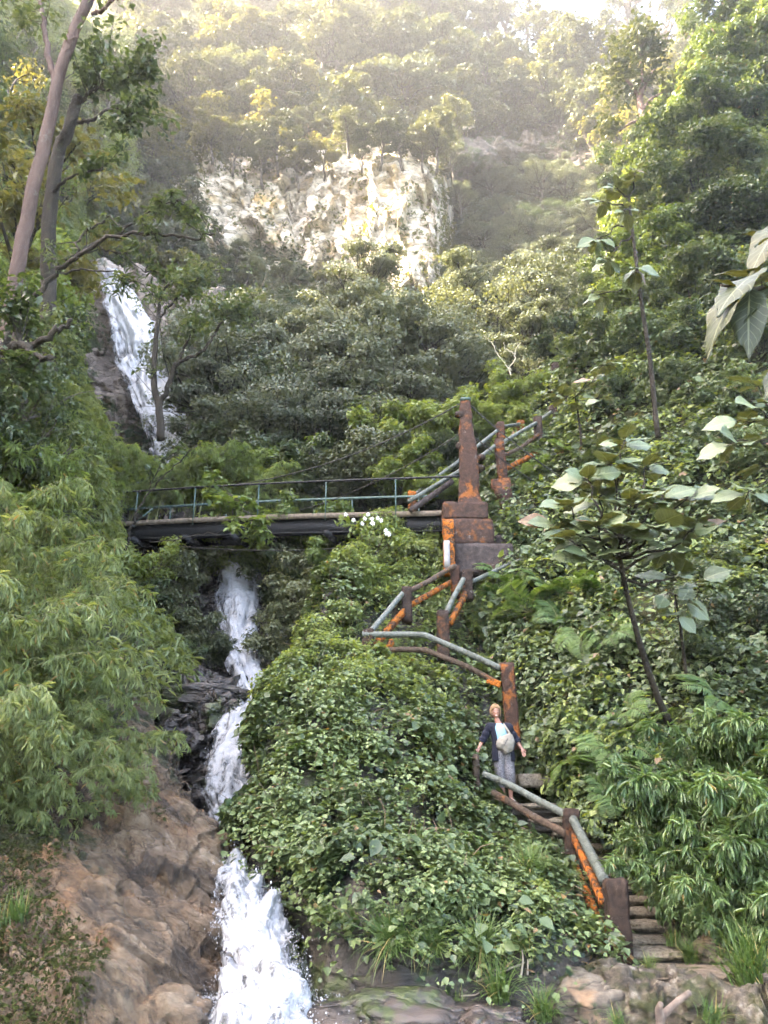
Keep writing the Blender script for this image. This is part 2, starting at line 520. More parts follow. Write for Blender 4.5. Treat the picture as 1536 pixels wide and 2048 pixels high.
# far slope of the valley head
FAR = surf([
    [(-900, 1500, 20), (-300, 1500, 20), (100, 1500, 21), (400, 1480, 22), (700, 1450, 22), (1000, 1400, 22), (1300, 1400, 23), (1800, 1400, 24)],
    [(-900, 1250, 22), (-300, 1250, 23), (100, 1230, 24), (400, 1200, 25), (700, 1200, 25), (1000, 1200, 25), (1300, 1200, 26), (1800, 1200, 28)],
    [(-900, 1000, 27), (-300, 1000, 29), (100, 1000, 31), (400, 1000, 28), (700, 1000, 27), (1000, 1000, 27), (1300, 1000, 30), (1800, 1000, 32)],
    [(-900, 800, 30), (-300, 800, 34), (100, 800, 37), (350, 800, 36), (700, 800, 35), (1000, 800, 36), (1300, 800, 40), (1800, 800, 40)],
    [(-900, 640, 34), (-300, 640, 39), (100, 640, 42), (350, 640, 46), (700, 640, 50), (1000, 640, 51), (1300, 640, 51), (1800, 640, 46)],
    [(-900, 540, 38), (-300, 540, 43), (100, 540, 48), (350, 540, 58), (700, 545, 62), (1000, 540, 63), (1300, 540, 60), (1800, 540, 52)],
    [(-900, 400, 41), (-300, 400, 46), (100, 400, 54), (350, 400, 64), (700, 400, 66), (1000, 400, 71), (1300, 400, 65), (1800, 400, 56)],
    [(-900, 260, 46), (-300, 260, 51), (100, 260, 59), (350, 260, 66), (700, 265, 68), (1000, 290, 76), (1300, 260, 70), (1800, 260, 60)],
    [(-900, 140, 54), (-300, 140, 60), (100, 140, 66), (350, 140, 70), (700, 150, 73), (1000, 190, 80), (1300, 180, 77), (1800, 140, 68)],
    [(-900, 0, 62), (-300, 0, 70), (100, 10, 78), (350, 0, 82), (700, 20, 86), (1000, 112, 86), (1250, 125, 86), (1800, 20, 80)],
    [(-900, -130, 74), (-300, -130, 84), (100, -100, 92), (350, -120, 96), (700, -60, 96), (1000, 95, 93), (1250, 110, 93), (1800, -60, 90)],
    [(-900, -100, 110), (-300, -100, 120), (100, -60, 120), (350, -60, 120), (700, 20, 120), (1000, 150, 120), (1250, 165, 120), (1800, 0, 120)],
], 150, 190)
FAR = disp(FAR, 1.1, .16, 3, 5)
sheet('mountain_slope', FAR, M_SLOPE)

# sunlit cliff with a nose that stands out of the slope
CLIFF = surf([
    [(330, 620, 56), (440, 620, 59), (560, 625, 59.5), (680, 625, 58), (760, 640, 55.5), (845, 640, 55), (875, 620, 58), (905, 600, 67)],
    [(320, 540, 56.5), (430, 540, 59.5), (560, 540, 61), (680, 545, 59), (760, 560, 56.2), (845, 560, 55.4), (880, 540, 59), (910, 520, 69)],
    [(320, 450, 58), (420, 450, 60), (540, 450, 61.5), (650, 450, 60.2), (740, 450, 57.5), (845, 450, 56.6), (885, 440, 60), (915, 430, 72)],
    [(355, 380, 62), (420, 365, 61.5), (540, 370, 62.5), (640, 360, 61.5), (740, 350, 59.0), (840, 345, 58.2), (885, 340, 62), (915, 340, 75)],
    [(380, 330, 67), (430, 318, 65.5), (540, 310, 65), (650, 300, 64), (740, 300, 61.5), (840, 305, 61), (885, 310, 65), (915, 290, 77)],
    [(390, 310, 73), (435, 300, 72), (550, 280, 70), (650, 270, 69), (740, 275, 69), (840, 275, 69), (885, 285, 72), (950, 270, 72)],
], 340, 260)
def blocky(G):
    n = nrm(np.array([-.15, -1.0, .12]))
    q = G + .5 * np.stack([fbm(G * .8 + 5, 3, 5), fbm(G * .8 + 9, 3, 6), fbm(G * .8 + 1, 3, 7)], -1)
    e = np.array([1, 1, .55])
    return G + n * (1.1 * facets(q * e * .24, 21, .6) + .55 * facets(q * e * np.array([.75, .75, .35]), 22, .45) + .17 * facets(q * e * 1.5, 23, .5) + .5 * fbm(G * .25, 3, 24))[..., None]
CLIFF = blocky(CLIFF)
sheet('cliff', CLIFF, M_CLIFF, smooth=False)

# overhang to the right of the cliff, its shadow put into the dark rock colour
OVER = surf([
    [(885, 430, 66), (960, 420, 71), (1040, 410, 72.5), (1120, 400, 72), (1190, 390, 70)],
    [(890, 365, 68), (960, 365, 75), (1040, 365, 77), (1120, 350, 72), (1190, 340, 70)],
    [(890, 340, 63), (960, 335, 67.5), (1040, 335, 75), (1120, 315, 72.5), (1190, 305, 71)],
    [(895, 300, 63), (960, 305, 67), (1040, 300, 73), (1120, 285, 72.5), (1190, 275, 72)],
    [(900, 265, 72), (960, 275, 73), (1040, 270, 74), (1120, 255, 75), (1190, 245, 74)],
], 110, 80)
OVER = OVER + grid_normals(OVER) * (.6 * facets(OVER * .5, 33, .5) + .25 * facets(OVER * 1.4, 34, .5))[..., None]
sheet('rock_overhang', OVER, rock_mat('shadow_toned_brown_rock', (.03, .024, .018), (.07, .055, .045), (.15, .12, .10), (0, 0, 0), .35, .8, None, .4), smooth=False)

# left bank under bamboo and trees
LEFT = surf([
    [(-700, 1750, 7.4), (-400, 1700, 8), (0, 1640, 9.4), (180, 1560, 10.9), (330, 1420, 13.2), (380, 1400, 15)],
    [(-700, 1400, 8.6), (-400, 1400, 9.2), (0, 1350, 11), (180, 1300, 12.6), (265, 1260, 15), (305, 1250, 18)],
    [(-700, 1100, 10), (-400, 1100, 10.8), (0, 1080, 12.6), (120, 1080, 14.2), (175, 1080, 17), (205, 1090, 21.5)],
    [(-700, 850, 12), (-400, 850, 13), (0, 850, 15.5), (100, 860, 18), (160, 880, 21), (200, 900, 25)],
    [(-700, 600, 15), (-400, 600, 17), (-20, 620, 21), (70, 640, 25), (120, 690, 30), (150, 720, 34)],
    [(-700, 300, 20), (-400, 300, 23), (0, 350, 30), (110, 400, 37), (155, 480, 44), (180, 510, 48)],
    [(-700, 0, 27), (-400, 0, 31), (0, 50, 42), (150, 170, 52), (240, 270, 58), (300, 300, 62)],
    [(-700, -200, 36), (-400, -200, 42), (0, -100, 54), (150, 20, 62), (260, 150, 68), (320, 200, 72)],
], 130, 150)
LEFT = disp(LEFT, .45, .35, 41, 5)
sheet('left_bank', LEFT, M_SLOPE)

# bare slab of brown rock
SLAB = surf([
    [(-500, 2120, 5.4), (-200, 2120, 5.7), (100, 2120, 6.1), (300, 2120, 6.6), (420, 2130, 7.1), (470, 2150, 8.2)],
    [(-500, 1900, 6.4), (-200, 1900, 6.7), (100, 1900, 7.1), (300, 1900, 7.7), (440, 1890, 8.5), (500, 1900, 9.8)],
    [(-500, 1750, 7.4), (-200, 1750, 7.7), (100, 1740, 8.2), (300, 1745, 8.9), (420, 1760, 9.3), (490, 1775, 10.6)],
    [(-500, 1640, 8.4), (-200, 1630, 8.7), (100, 1620, 9.3), (300, 1630, 9.9), (420, 1680, 9.9), (500, 1705, 10.9)],
    [(-500, 1540, 9.2), (-200, 1530, 9.6), (100, 1500, 10.7), (280, 1530, 11.1), (360, 1600, 11.2), (420, 1680, 11.6)],
    [(-500, 1400, 10.4), (-200, 1400, 10.8), (100, 1400, 12.2), (270, 1400, 12.9), (320, 1500, 12.9), (370, 1590, 13.2)],
], 420, 420)
n = grid_normals(SLAB)
ca, sa = math.cos(R(32)), math.sin(R(32))
q = np.stack([SLAB[..., 0] * ca - SLAB[..., 2] * sa, SLAB[..., 1], SLAB[..., 0] * sa + SLAB[..., 2] * ca], -1)
qq = q * np.array([.7, 1.0, 4.2]) + .35 * fbm(q * .8, 3, 51)[..., None]
lay = ridged(qq, 4, 52)
lay2 = ridged(qq * 2.6 + 3, 3, 55); stp = np.round(vnoise(qq * np.array([.6, .6, 1.0]), 56) * 4) / 4
SLAB = SLAB + n * (.15 * lay + .07 * lay2 + .10 * stp + .06 * facets(qq * np.array([.9, .8, .55]) + .2 * fbm(SLAB * 3, 3, 57)[..., None], 58, .45) + .028 * facets(qq * np.array([2.6, 2.4, 1.7]), 59, .5) + .22 * fbm(SLAB * .8, 4, 53) + .05 * fbm(SLAB * 5, 4, 54))[..., None]
sheet('rock_slab', SLAB, M_SLAB, smooth=False)

# dark gorge behind the slab, under the bridge
GORGE = surf([
    [(300, 1800, 11.4), (380, 1780, 11.2), (430, 1760, 11.1), (480, 1760, 11.3), (560, 1760, 12)],
    [(320, 1640, 12.6), (370, 1600, 12.4), (420, 1580, 12.2), (470, 1580, 12.2), (560, 1580, 12.4)],
    [(280, 1480, 13.9), (360, 1470, 13.4), (420, 1460, 13.2), (480, 1440, 13.6), (580, 1440, 13.8)],
    [(260, 1390, 14.8), (360, 1390, 14.4), (430, 1395, 14.4), (490, 1400, 14.6), (600, 1390, 15)],
    [(240, 1345, 16.4), (360, 1350, 16.6), (430, 1365, 17), (500, 1375, 17), (620, 1370, 17.6)],
    [(220, 1250, 18.4), (340, 1240, 20), (430, 1240, 20.6), (520, 1240, 20.6), (650, 1250, 20.6)],
    [(200, 1120, 19.5), (340, 1120, 22.5), (430, 1130, 23), (520, 1130, 23), (680, 1130, 22.6)],
    [(200, 1010, 23), (340, 1010, 26), (430, 1010, 27), (520, 1010, 27.5), (700, 1010, 27)],
], 220, 260)
GORGE = disp(GORGE, .35, 1.0, 61, 5, (1, 1, 2.2), ridged)
GORGE = GORGE + grid_normals(GORGE) * (.22 * facets(GORGE * np.array([1, 1, 1.8]) * 1.1, 62, .5) + .08 * facets(GORGE * np.array([1, 1, 1.8]) * 3, 63, .5))[..., None]
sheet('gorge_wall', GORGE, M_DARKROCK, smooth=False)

# rock behind the upper fall
UPROCK = (lambda r: surf([[(x, y, Y - 2.6) for x, y, Y in q] for q in r], 90, 90))([
    [(150, 900, 34), (240, 880, 35), (340, 880, 35.5), (420, 870, 36), (500, 860, 38)],
    [(130, 800, 36), (220, 790, 36.6), (320, 790, 37), (420, 780, 37.5), (520, 770, 40)],
    [(130, 690, 37), (210, 690, 38), (300, 690, 38.6), (400, 690, 39.2), (520, 680, 42)],
    [(140, 590, 38.6), (200, 580, 39.4), (270, 590, 40), (350, 620, 41), (480, 630, 44)],
    [(150, 540, 42), (200, 540, 42.6), (260, 550, 43), (330, 580, 44), (440, 600, 47)],
])
UPROCK = disp(UPROCK, .5, .5, 71, 5, (1, 1, .6), ridged)
UPROCK = UPROCK + grid_normals(UPROCK) * (.5 * facets(UPROCK * np.array([1, 1, .6]) * .6, 72, .5) + .2 * facets(UPROCK * np.array([1, 1, .7]) * 1.6, 73, .5))[..., None]
M_UPROCK = rock_mat('damp_purple_rock', (.05, .038, .03), (.14, .105, .085), (.30, .235, .19), (0, 0, 0), .2, .5, None, .5)
sheet('waterfall_rock', UPROCK, M_UPROCK, smooth=False)

# the overgrown knoll between stream and stairs
MOUND = surf([
    [(700, 2090, 9.6), (655, 2080, 8.2), (760, 2090, 7.55), (880, 2090, 7.3), (1010, 2090, 7.2), (1130, 2080, 7.5), (1240, 2060, 8.6)],
    [(690, 1910, 9.8), (622, 1900, 8.6), (720, 1910, 8.0), (850, 1930, 7.75), (1000, 1950, 7.75), (1120, 1950, 8.1), (1235, 1940, 9.1)],
    [(640, 1810, 10.4), (575, 1800, 9.2), (700, 1800, 8.3), (850, 1820, 8.1), (1000, 1840, 8.4), (1110, 1860, 9.0), (1215, 1880, 9.6)],
    [(560, 1720, 11.2), (498, 1705, 9.8), (650, 1710, 8.9), (820, 1720, 8.8), (980, 1740, 9.4), (1090, 1775, 10.2), (1180, 1800, 10.9)],
    [(560, 1600, 12), (520, 1580, 10.4), (640, 1570, 9.9), (800, 1570, 10.2), (930, 1640, 11.6), (1040, 1715, 12.1), (1130, 1730, 12.1)],
    [(590, 1440, 13.6), (566, 1410, 12.0), (660, 1410, 11.9), (800, 1430, 12.5), (900, 1500, 12.9), (975, 1640, 13.3), (1040, 1640, 13.7)],
    [(640, 1330, 15.4), (612, 1300, 13.7), (690, 1310, 13.9), (800, 1350, 14.2), (900, 1400, 14.4), (980, 1480, 14.3), (1060, 1500, 14.8)],
    [(700, 1230, 17), (655, 1200, 15.4), (735, 1215, 15.9), (840, 1270, 15.9), (920, 1300, 15.9), (1000, 1350, 15.9), (1080, 1360, 16.2)],
    [(760, 1130, 18.6), (705, 1120, 17.0), (780, 1130, 17.3), (860, 1170, 17.2), (930, 1200, 17.3), (1010, 1220, 17.3), (1100, 1200, 17.6)],
    [(800, 1060, 20.5), (760, 1055, 19), (810, 1048, 18.8), (870, 1080, 18.6), (940, 1120, 18.8), (1020, 1100, 18.9), (1110, 1080, 19)],
], 150, 200)
MOUND = disp(MOUND, .34, .75, 81, 5)
sheet('overgrown_knoll', MOUND, M_MOUNDROCK)

# right hillside
RIGHT = surf([
    [(1040, 2050, 11.0), (1240, 1990, 9.1), (1350, 1985, 9.1), (1500, 1985, 9.0), (1800, 1985, 8.9), (2400, 1985, 8.8)],
    [(1060, 1930, 12.2), (1245, 1870, 10.5), (1370, 1890, 9.9), (1520, 1870, 9.6), (1800, 1850, 9.4), (2400, 1850, 9.0)],
    [(960, 1710, 15.2), (1150, 1650, 12.4), (1270, 1650, 11.4), (1430, 1640, 10.7), (1750, 1640, 10.1), (2400, 1640, 9.6)],
    [(890, 1590, 16.4), (1080, 1500, 13.8), (1200, 1480, 12.9), (1370, 1480, 12.1), (1750, 1480, 11.1), (2400, 1480, 10.3)],
    [(880, 1420, 18), (1030, 1340, 15.5), (1150, 1320, 14.6), (1340, 1300, 13.5), (1750, 1300, 12.1), (2400, 1300, 11)],
    [(960, 1240, 17.4), (980, 1180, 17), (1110, 1160, 16.3), (1310, 1120, 15.1), (1750, 1100, 13.2), (2400, 1100, 11.9)],
    [(980, 1080, 19.4), (990, 1040, 18.6), (1100, 1020, 18), (1290, 970, 16.7), (1750, 900, 14.7), (2400, 900, 13)],
    [(1000, 970, 22), (1000, 950, 20.7), (1100, 925, 20.2), (1280, 830, 18.9), (1750, 700, 16.6), (2400, 700, 14.5)],
    [(1060, 800, 29), (1065, 790, 26.5), (1140, 750, 24.5), (1290, 640, 21.8), (1750, 500, 19.6), (2400, 500, 17)],
    [(1190, 640, 36), (1180, 610, 32), (1250, 520, 29), (1360, 380, 26.8), (1750, 220, 24.8), (2400, 250, 21)],
    [(1290, 330, 46), (1275, 300, 41), (1340, 240, 37), (1430, 120, 34), (1750, -80, 31), (2400, -50, 27)],
    [(1430, 120, 58), (1400, 80, 52), (1460, 20, 47), (1560, -120, 43), (1800, -300, 40), (2400, -300, 36)],
], 150, 210)
RIGHT = disp(RIGHT, .3, .5, 91, 5)
sheet('hillside', RIGHT, M_SOIL)

# unseen ridge to the left, its crest shaped to throw shade over the lower valley
ys = np.linspace(-140, 66, 90); cs = np.array([(-24, -3), (-30, .16), (-37, .55), (-45, 1.0), (-54, .86), (-70, .6), (-95, .2)])
Rz = np.interp(ys, [-140, -14, -6, 0, 8, 18, 22, 25, 28, 33, 39, 49, 55, 60], [12, 24, 52, 74, 100, 116, 100, 62, 56, 74, 92, 85, 72, 58])
G = np.stack([np.stack([np.full(len(ys), c[0]) - np.maximum(ys - 44, 0) * .5, ys, (Rz * c[1] if c[1] > 0 else np.full(len(ys), c[1]))], -1) for c in cs], 1)
G = _cr(np.swapaxes(G, 0, 1), 60); G = np.swapaxes(G, 0, 1)
G = G + np.array([0, 0, 1.0]) * (2.6 * fbm(G * .16, 4, 95) + 1.6 * fbm(G * .6, 3, 96))[..., None]
sheet('shade_ridge', G, M_SLOPE)
# ------------------------------------------------------------------ built things: stairs, railings, tower, bridge
def lichen_mat(name, base, dark, lich, amount=.5, scale=3.0, rough=.85):
    t = NT(name); p = t.pos()
    n = t.noise(p, scale, 7, .65, .5); n2 = t.noise(p, scale * 5, 5, .65)
    c = t.ramp(n2, [(.3, dark), (.6, base), (.8, [x * 1.5 for x in base])])
    f = t.ramp(t.math('ADD', t.math('MULTIPLY', n, .75), t.math('MULTIPLY', n2, .25)), [(.62 - amount * .3, 0), (.70 - amount * .3, 1)])
    lc = t.ramp(t.noise(p, scale * 8, 4), [(.3, [x * .55 for x in lich]), (.7, lich)])
    c = t.mix(f, c, lc)
    wf = t.ramp(t.noise(p, scale * 2.3, 5, .7, .3), [(.64, 0), (.68, .7)])
    c = t.mix(wf, c, (.16, .15, .135, 1))
    return t.done(t.bsdf(c, rough, .3, normal=t.bump(t.math('ADD', n2, n), .8, .02)))
M_POST = lichen_mat('dark_mossy_concrete', (.040, .024, .017), (.010, .007, .006), (.12, .045, .015), .22)
M_TOWER = lichen_mat('lichen_stained_concrete', (.060, .030, .021), (.02, .012, .009), (.24, .075, .014), .40, 2.2)
M_PLINTH = lichen_mat('brown_stained_concrete', (.065, .035, .026), (.02, .013, .011), (.17, .06, .017), .28, 2.2)
M_FOOT = lichen_mat('dark_concrete_footing', (.06, .045, .042), (.015, .012, .011), (.12, .06, .03), .10, 2.0)
M_ORANGE = lichen_mat('orange_lichen_rail', (.085, .042, .022), (.025, .015, .009), (.42, .12, .014), .56, 7)
M_BROWNRAIL = lichen_mat('brown_weathered_rail', (.075, .052, .037), (.025, .018, .013), (.26, .09, .02), .20, 4)
M_PIPE = lichen_mat('grey_weathered_pipe', (.115, .13, .115), (.05, .058, .05), (.07, .075, .05), .34, 6, .45)
M_STEP = lichen_mat('worn_stone_step', (.17, .145, .11), (.04, .033, .026), (.04, .042, .016), .30, 6)
M_GREENP = plain('faded_green_paint', (.05, .088, .078), .6, .0, .4, .3)
M_BLACKST = plain('black_steel_beam', (.006, .006, .007), .7, .0, .4, .3)
M_PLANK = plain('weathered_plank', (.12, .095, .07), .8, .0, .3, .35, 14)
M_CABLE = plain('dark_wire_cable', (.025, .024, .022), .6, .3, .4, .2)

def P3(*a): return at(*a)

def post(name, top, Ytop, hpx, w, parent, mat=M_POST, seed=0, lean=(0, 0)):
    """square rough post: (px,py) of the top centre, height in photo pixels"""
    a = at(top[0], top[1], Ytop)
    h = hpx / F * ((a[1] * CP + (a[2] - 1.65) * SP)) * 1.03
    V, Fc = rough_box((w, w, h), .018, .026, 8, seed, 9)
    V[:, 0] += lean[0] * (V[:, 2] - h / 2); V[:, 1] += lean[1] * (V[:, 2] - h / 2)
    return mesh_obj(name, V + a - np.array([0, 0, h / 2]), Fc, mat, parent, False)

def rail(name, pts, r, mat, parent, n=10, seed=0, sag=.0, rough=.05):
    c = at_many(np.array(pts, float)); m = 4 * (len(c) - 1) + 1
    # straight pipes with short bends
    out = []
    for i in range(len(c) - 1):
        k = 14
        out += [c[i] + (c[i + 1] - c[i]) * t for t in np.linspace(0, 1, k, endpoint=False)]
    out.append(c[-1]); out = np.array(out)
    out = out + .012 * np.stack([vnoise(out * 1.4, 3 + seed), vnoise(out * 1.4, 4 + seed), vnoise(out * 1.4, 5 + seed)], -1)
    b = MB().tube(out, r, n, True, seed, rough)
    return b.build(name, mat, parent, True)

def bar(name, pts, wid, hgt, mat, parent, seed=0):
    """squared concrete or timber bar between two pixels"""
    a, b = at_many(np.array(pts, float))
    L = np.linalg.norm(b - a); x = (b - a) / L
    y = nrm(np.cross([0, 0, 1.0], x)); z = np.cross(x, y)
    V, Fc = rough_box((L, wid, hgt), .007, .005, 9, seed, 8)
    return mesh_obj(name, V @ np.stack([x, y, z]) + (a + b) / 2, Fc, mat, parent, False)

RG = 'railings along the zigzag stairs'
# lower flight
r1 = thing('stair_railing', 'lowest railing of grey pipe on mossy posts beside the bottom stone steps, below the woman', 'railing', at(1225, 1930, 9.0), RG)
post('post', (1228, 1757), 9.0, 178, .215, r1, seed=1)
post('post', (1142, 1618), 11.0, 130, .20, r1, seed=2, lean=(.02, 0))
post('post', (951, 1508), 12.35, 100, .10, r1, M_BROWNRAIL, seed=3)
rail('top_pipe', [(1208, 1762, 9.05), (1146, 1637, 10.95)], .058, M_PIPE, r1, seed=1)
rail('top_pipe', [(1138, 1632, 10.98), (1062, 1592, 11.6), (1000, 1561, 12.0), (968, 1548, 12.25)], .05, M_PIPE, r1, seed=2)
bar('lower_bar', [(1146, 1672, 10.95), (1206, 1806, 9.12)], .07, .12, M_ORANGE, r1, 3)
bar('lower_bar', [(1148, 1730, 10.9), (1212, 1880, 9.05)], .07, .13, M_ORANGE, r1, 4)
rail('lower_pipe', [(1134, 1668, 11.0), (1060, 1628, 11.65), (985, 1585, 12.2)], .052, M_BROWNRAIL, r1, seed=3)
rail('lower_pipe', [(1128, 1712, 11.0), (1060, 1668, 11.6), (990, 1628, 12.1)], .04, M_BROWNRAIL, r1, seed=4)
# flight above the woman
r2 = thing('stair_railing', 'bent grey pipe railing above the woman, ending at the rusty post behind her', 'railing', at(1013, 1470, 13.4), RG)
post('post', (1013, 1326), 13.5, 160, .215, r2, M_TOWER, seed=5, lean=(-.04, 0))
post('post', (737, 1258), 14.1, 66, .2, r2, seed=6)
rail('top_pipe', [(1002, 1336, 13.5), (925, 1302, 13.7), (848, 1271, 13.9), (800, 1269, 14.0), (724, 1268, 14.05)], .055, M_PIPE, r2, seed=5)
rail('lower_pipe', [(1000, 1368, 13.5), (930, 1332, 13.7), (850, 1301, 13.9), (800, 1299, 14.0), (722, 1302, 14.05)], .05, M_BROWNRAIL, r2, seed=6)
bar('lower_bar', [(975, 1360, 13.54), (1002, 1370, 13.46)], .1, .11, M_ORANGE, r2, 7)
# flight up to the tower, stream side
r3 = thing('stair_railing', 'left railing with orange lower bars climbing from the bent pipe towards the tower', 'railing', at(812, 1240, 15), RG)
post('post', (813, 1174), 15.1, 72, .2, r3, M_POST, seed=8)
post('post', (910, 1133), 16.4, 62, .2, r3, M_TOWER, seed=9)
rail('top_pipe', [(741, 1264, 14.15), (806, 1186, 15.05)], .055, M_PIPE, r3, seed=8)
rail('top_pipe', [(818, 1182, 15.15), (860, 1160, 15.7), (908, 1133, 16.35)], .052, M_BROWNRAIL, r3, seed=9)
bar('lower_bar', [(742, 1300, 14.1), (808, 1222, 15.0)], .08, .13, M_ORANGE, r3, 10)
bar('lower_bar', [(752, 1338, 14.05), (784, 1282, 14.5)], .08, .11, M_ORANGE, r3, 12)
bar('lower_bar', [(818, 1212, 15.2), (902, 1164, 16.3)], .07, .10, M_ORANGE, r3, 11)
# inner rail
r4 = thing('stair_railing', 'railing between two dark posts below the tower, its pipe running off right', 'railing', at(886, 1300, 15), RG)
post('post', (885, 1222), 14.9, 95, .23, r4, M_POST, seed=13)
post('post', (934, 1140), 16.2, 62, .21, r4, M_POST, seed=14)
post('post', (1108, 1108), 17.3, 66, .2, r4, M_TOWER, seed=15)
rail('top_pipe', [(893, 1226, 15.0), (926, 1158, 16.05)], .055, M_PIPE, r4, seed=13)
bar('lower_bar', [(899, 1248, 14.95), (931, 1188, 16.0)], .08, .13, M_ORANGE, r4, 14)
rail('top_pipe', [(942, 1164, 16.25), (1010, 1132, 16.7), (1118, 1092, 17.3)], .05, M_PIPE, r4, seed=14)
rail('lower_pipe', [(1000, 1174, 16.6), (1055, 1146, 17.0), (1110, 1118, 17.3)], .045, M_PIPE, r4, seed=15)
bar('lower_bar', [(1102, 1140, 17.2), (1124, 1098, 17.4)], .09, .15, M_ORANGE, r4, 16)
# above the tower
r5 = thing('stair_railing', 'upper railing of two grey pipes climbing to the right behind the bridge tower', 'railing', at(1000, 930, 19), RG)
post('post', (997, 880), 19.2, 160, .24, r5, M_TOWER, seed=17, lean=(-.06, 0))
post('post', (1075, 834), 20.6, 92, .22, r5, M_POST, seed=18)
post('post', (1105, 812), 22.5, 52, .22, r5, M_POST, seed=19)
rail('top_pipe', [(816, 1004, 17.9), (925, 938, 18.5), (994, 891, 19.2)], .055, M_PIPE, r5, seed=17)
rail('top_pipe', [(1001, 888, 19.3), (1072, 846, 20.5), (1102, 824, 22.3)], .055, M_PIPE, r5, seed=18)
rail('lower_pipe', [(1004, 912, 19.3), (1040, 896, 20), (1078, 868, 20.5)], .055, M_BROWNRAIL, r5, seed=19)
bar('lower_bar', [(1008, 940, 19.2), (1080, 902, 20.4)], .08, .13, M_ORANGE, r5, 20)
bar('lower_bar', [(820, 1022, 17.9), (905, 962, 18.4)], .1, .14, M_FOOT, r5, 21)
r6 = thing('stair_railing', 'far railing pipe with low rusty posts just right of the tower shaft', 'railing', at(1000, 900, 21), RG)
post('post', (1000, 846), 21.2, 42, .24, r6, M_TOWER, seed=22)
post('post', (1040, 843), 22.2, 30, .22, r6, M_TOWER, seed=23)
post('post', (824, 984), 19.6, 40, .22, r6, M_ORANGE, seed=24)
rail('top_pipe', [(826, 992, 19.6), (958, 890, 20.6), (999, 858, 21.2)], .055, M_PIPE, r6, seed=22)
rail('top_pipe', [(999, 856, 21.2), (1042, 847, 22.2)], .055, M_PIPE, r6, seed=23)
lp = thing('concrete_post', 'tall lone brown post with a mossy top far up the path, above the railings', 'post', at(1110, 790, 24.5))
post('shaft', (1110, 727), 24.6, 58, .26, lp, M_POST, seed=25)
V, Fc = rough_box((.32, .32, .1), .03, .03, 6, 4, 3)
mesh_obj('moss_cap', V + at(1110, 727, 24.6), Fc, plain('green_moss', (.06, .09, .02), .95), lp)
# leaning brown buttress behind the tower
bt = thing('buttress', 'leaning reddish brown concrete buttress right of the tower under the rail post', 'buttress', at(1012, 1050, 18.9))
a0, a1, a2, a3 = at(982, 958, 18.8), at(1020, 955, 18.9), at(1034, 1046, 18.6), at(1014, 1048, 18.5)
front = np.array([a0, a1, a2, a3]); back = front + np.array([.05, .5, 0])
mesh_obj('wall', np.concatenate([front, back]), [(0, 1, 2, 3), (7, 6, 5, 4), (0, 4, 5, 1), (1, 5, 6, 2), (2, 6, 7, 3), (3, 7, 4, 0)], M_TOWER, bt)

# ------------------------------------------------------------------ bridge tower
tw = thing('bridge_tower', 'tapered orange stained concrete tower holding the cables of the footbridge', 'tower', at(940, 1140, 17.2))
YT = 17.3
def block(name, x0, x1, y0, y1, Y, depth, mat, seed, amp=.03):
    p0, p1 = at(x0, (y0 + y1) / 2, Y), at(x1, (y0 + y1) / 2, Y)
    zt, zb = at((x0 + x1) / 2, y0, Y)[2], at((x0 + x1) / 2, y1, Y)[2]
    V, Fc = rough_box((p1[0] - p0[0], depth, zt - zb), .03, amp, 3.5, seed, 7)
    c = np.array([(p0[0] + p1[0]) / 2, Y + depth / 2, (zt + zb) / 2])
    return mesh_obj(name, V + c, Fc, mat, tw)
block('footing', 905, 1028, 1086, 1150, 17.0, 1.5, M_FOOT, 1)
block('footing', 960, 1020, 1068, 1090, 17.5, 1.0, M_FOOT, 6)
block('base', 893, 988, 1036, 1090, 17.06, 1.35, M_PLINTH, 2)
block('plinth', 887, 976, 1003, 1038, 17.14, 1.2, M_PLINTH, 3)
# shaft: flared at its foot, necked below its head
prof = [(1004, 918, 974), (990, 919, 966), (975, 921, 962), (960, 921.5, 962), (920, 922, 961), (880, 921, 956), (850, 921.5, 951), (828, 922, 948), (815, 924, 948), (812, 921, 946), (800, 922, 945), (788, 924, 944)]
V = []; Fc = []; nsub = 9
P = np.array(prof, float); P = np.stack([np.interp(np.linspace(1004, 788, 34)[::-1], P[::-1, 0], P[::-1, k]) for k in range(3)], 1)[::-1]
for (py, x0, x1) in P:
    L, Rr = at(x0, py, YT + .1), at(x1, py, YT + .1); wdt = Rr[0] - L[0]; cx = (L[0] + Rr[0]) / 2; dd = wdt * .95
    ring = []
    for k in range(32):
        a = 2 * math.pi * k / 32; c, s = math.cos(a), math.sin(a); q = (abs(c) ** 5 + abs(s) ** 5) ** (-1 / 5)
        ring.append((cx + wdt / 2 * c * q, YT + .55 + dd / 2 * s * q, L[2]))
    V.append(ring)
V = np.array(V); m = len(V); c = V.mean(1, keepdims=True)
V = V + (V - c) * (.09 * fbm(V * 4, 4, 5))[..., None]
Fc = [(i * 32 + k, i * 32 + (k + 1) % 32, (i + 1) * 32 + (k + 1) % 32, (i + 1) * 32 + k) for i in range(m - 1) for k in range(32)] + [tuple((m - 1) * 32 + k for k in range(32))]
mesh_obj('shaft', V.reshape(-1, 3), Fc, M_TOWER, tw, True)
for i, (x, y, sx) in enumerate([(917, 832, -1), (919, 895, -1), (962, 938, 1), (963, 918, 1)]):
    a = at(x - sx * 10, y, YT + .5); b_ = at(x + sx * 7, y - 3, YT + .5)
    MB().tube([a, (a + b_) / 2, b_], [.11, .10, .07], 8, True, i, .5).build('stub', M_POST, tw)
cb = MB().box(at(934, 787, YT + .1) + np.array([0, .45, .03]), (.26, .26, .1), None, .02); cb.build('cable_saddle', M_GREENP, tw)
sp = thing('concrete_post', 'orange edged post with a bare grey patch against the left side of the tower base', 'post', at(895, 1140, 16.8))
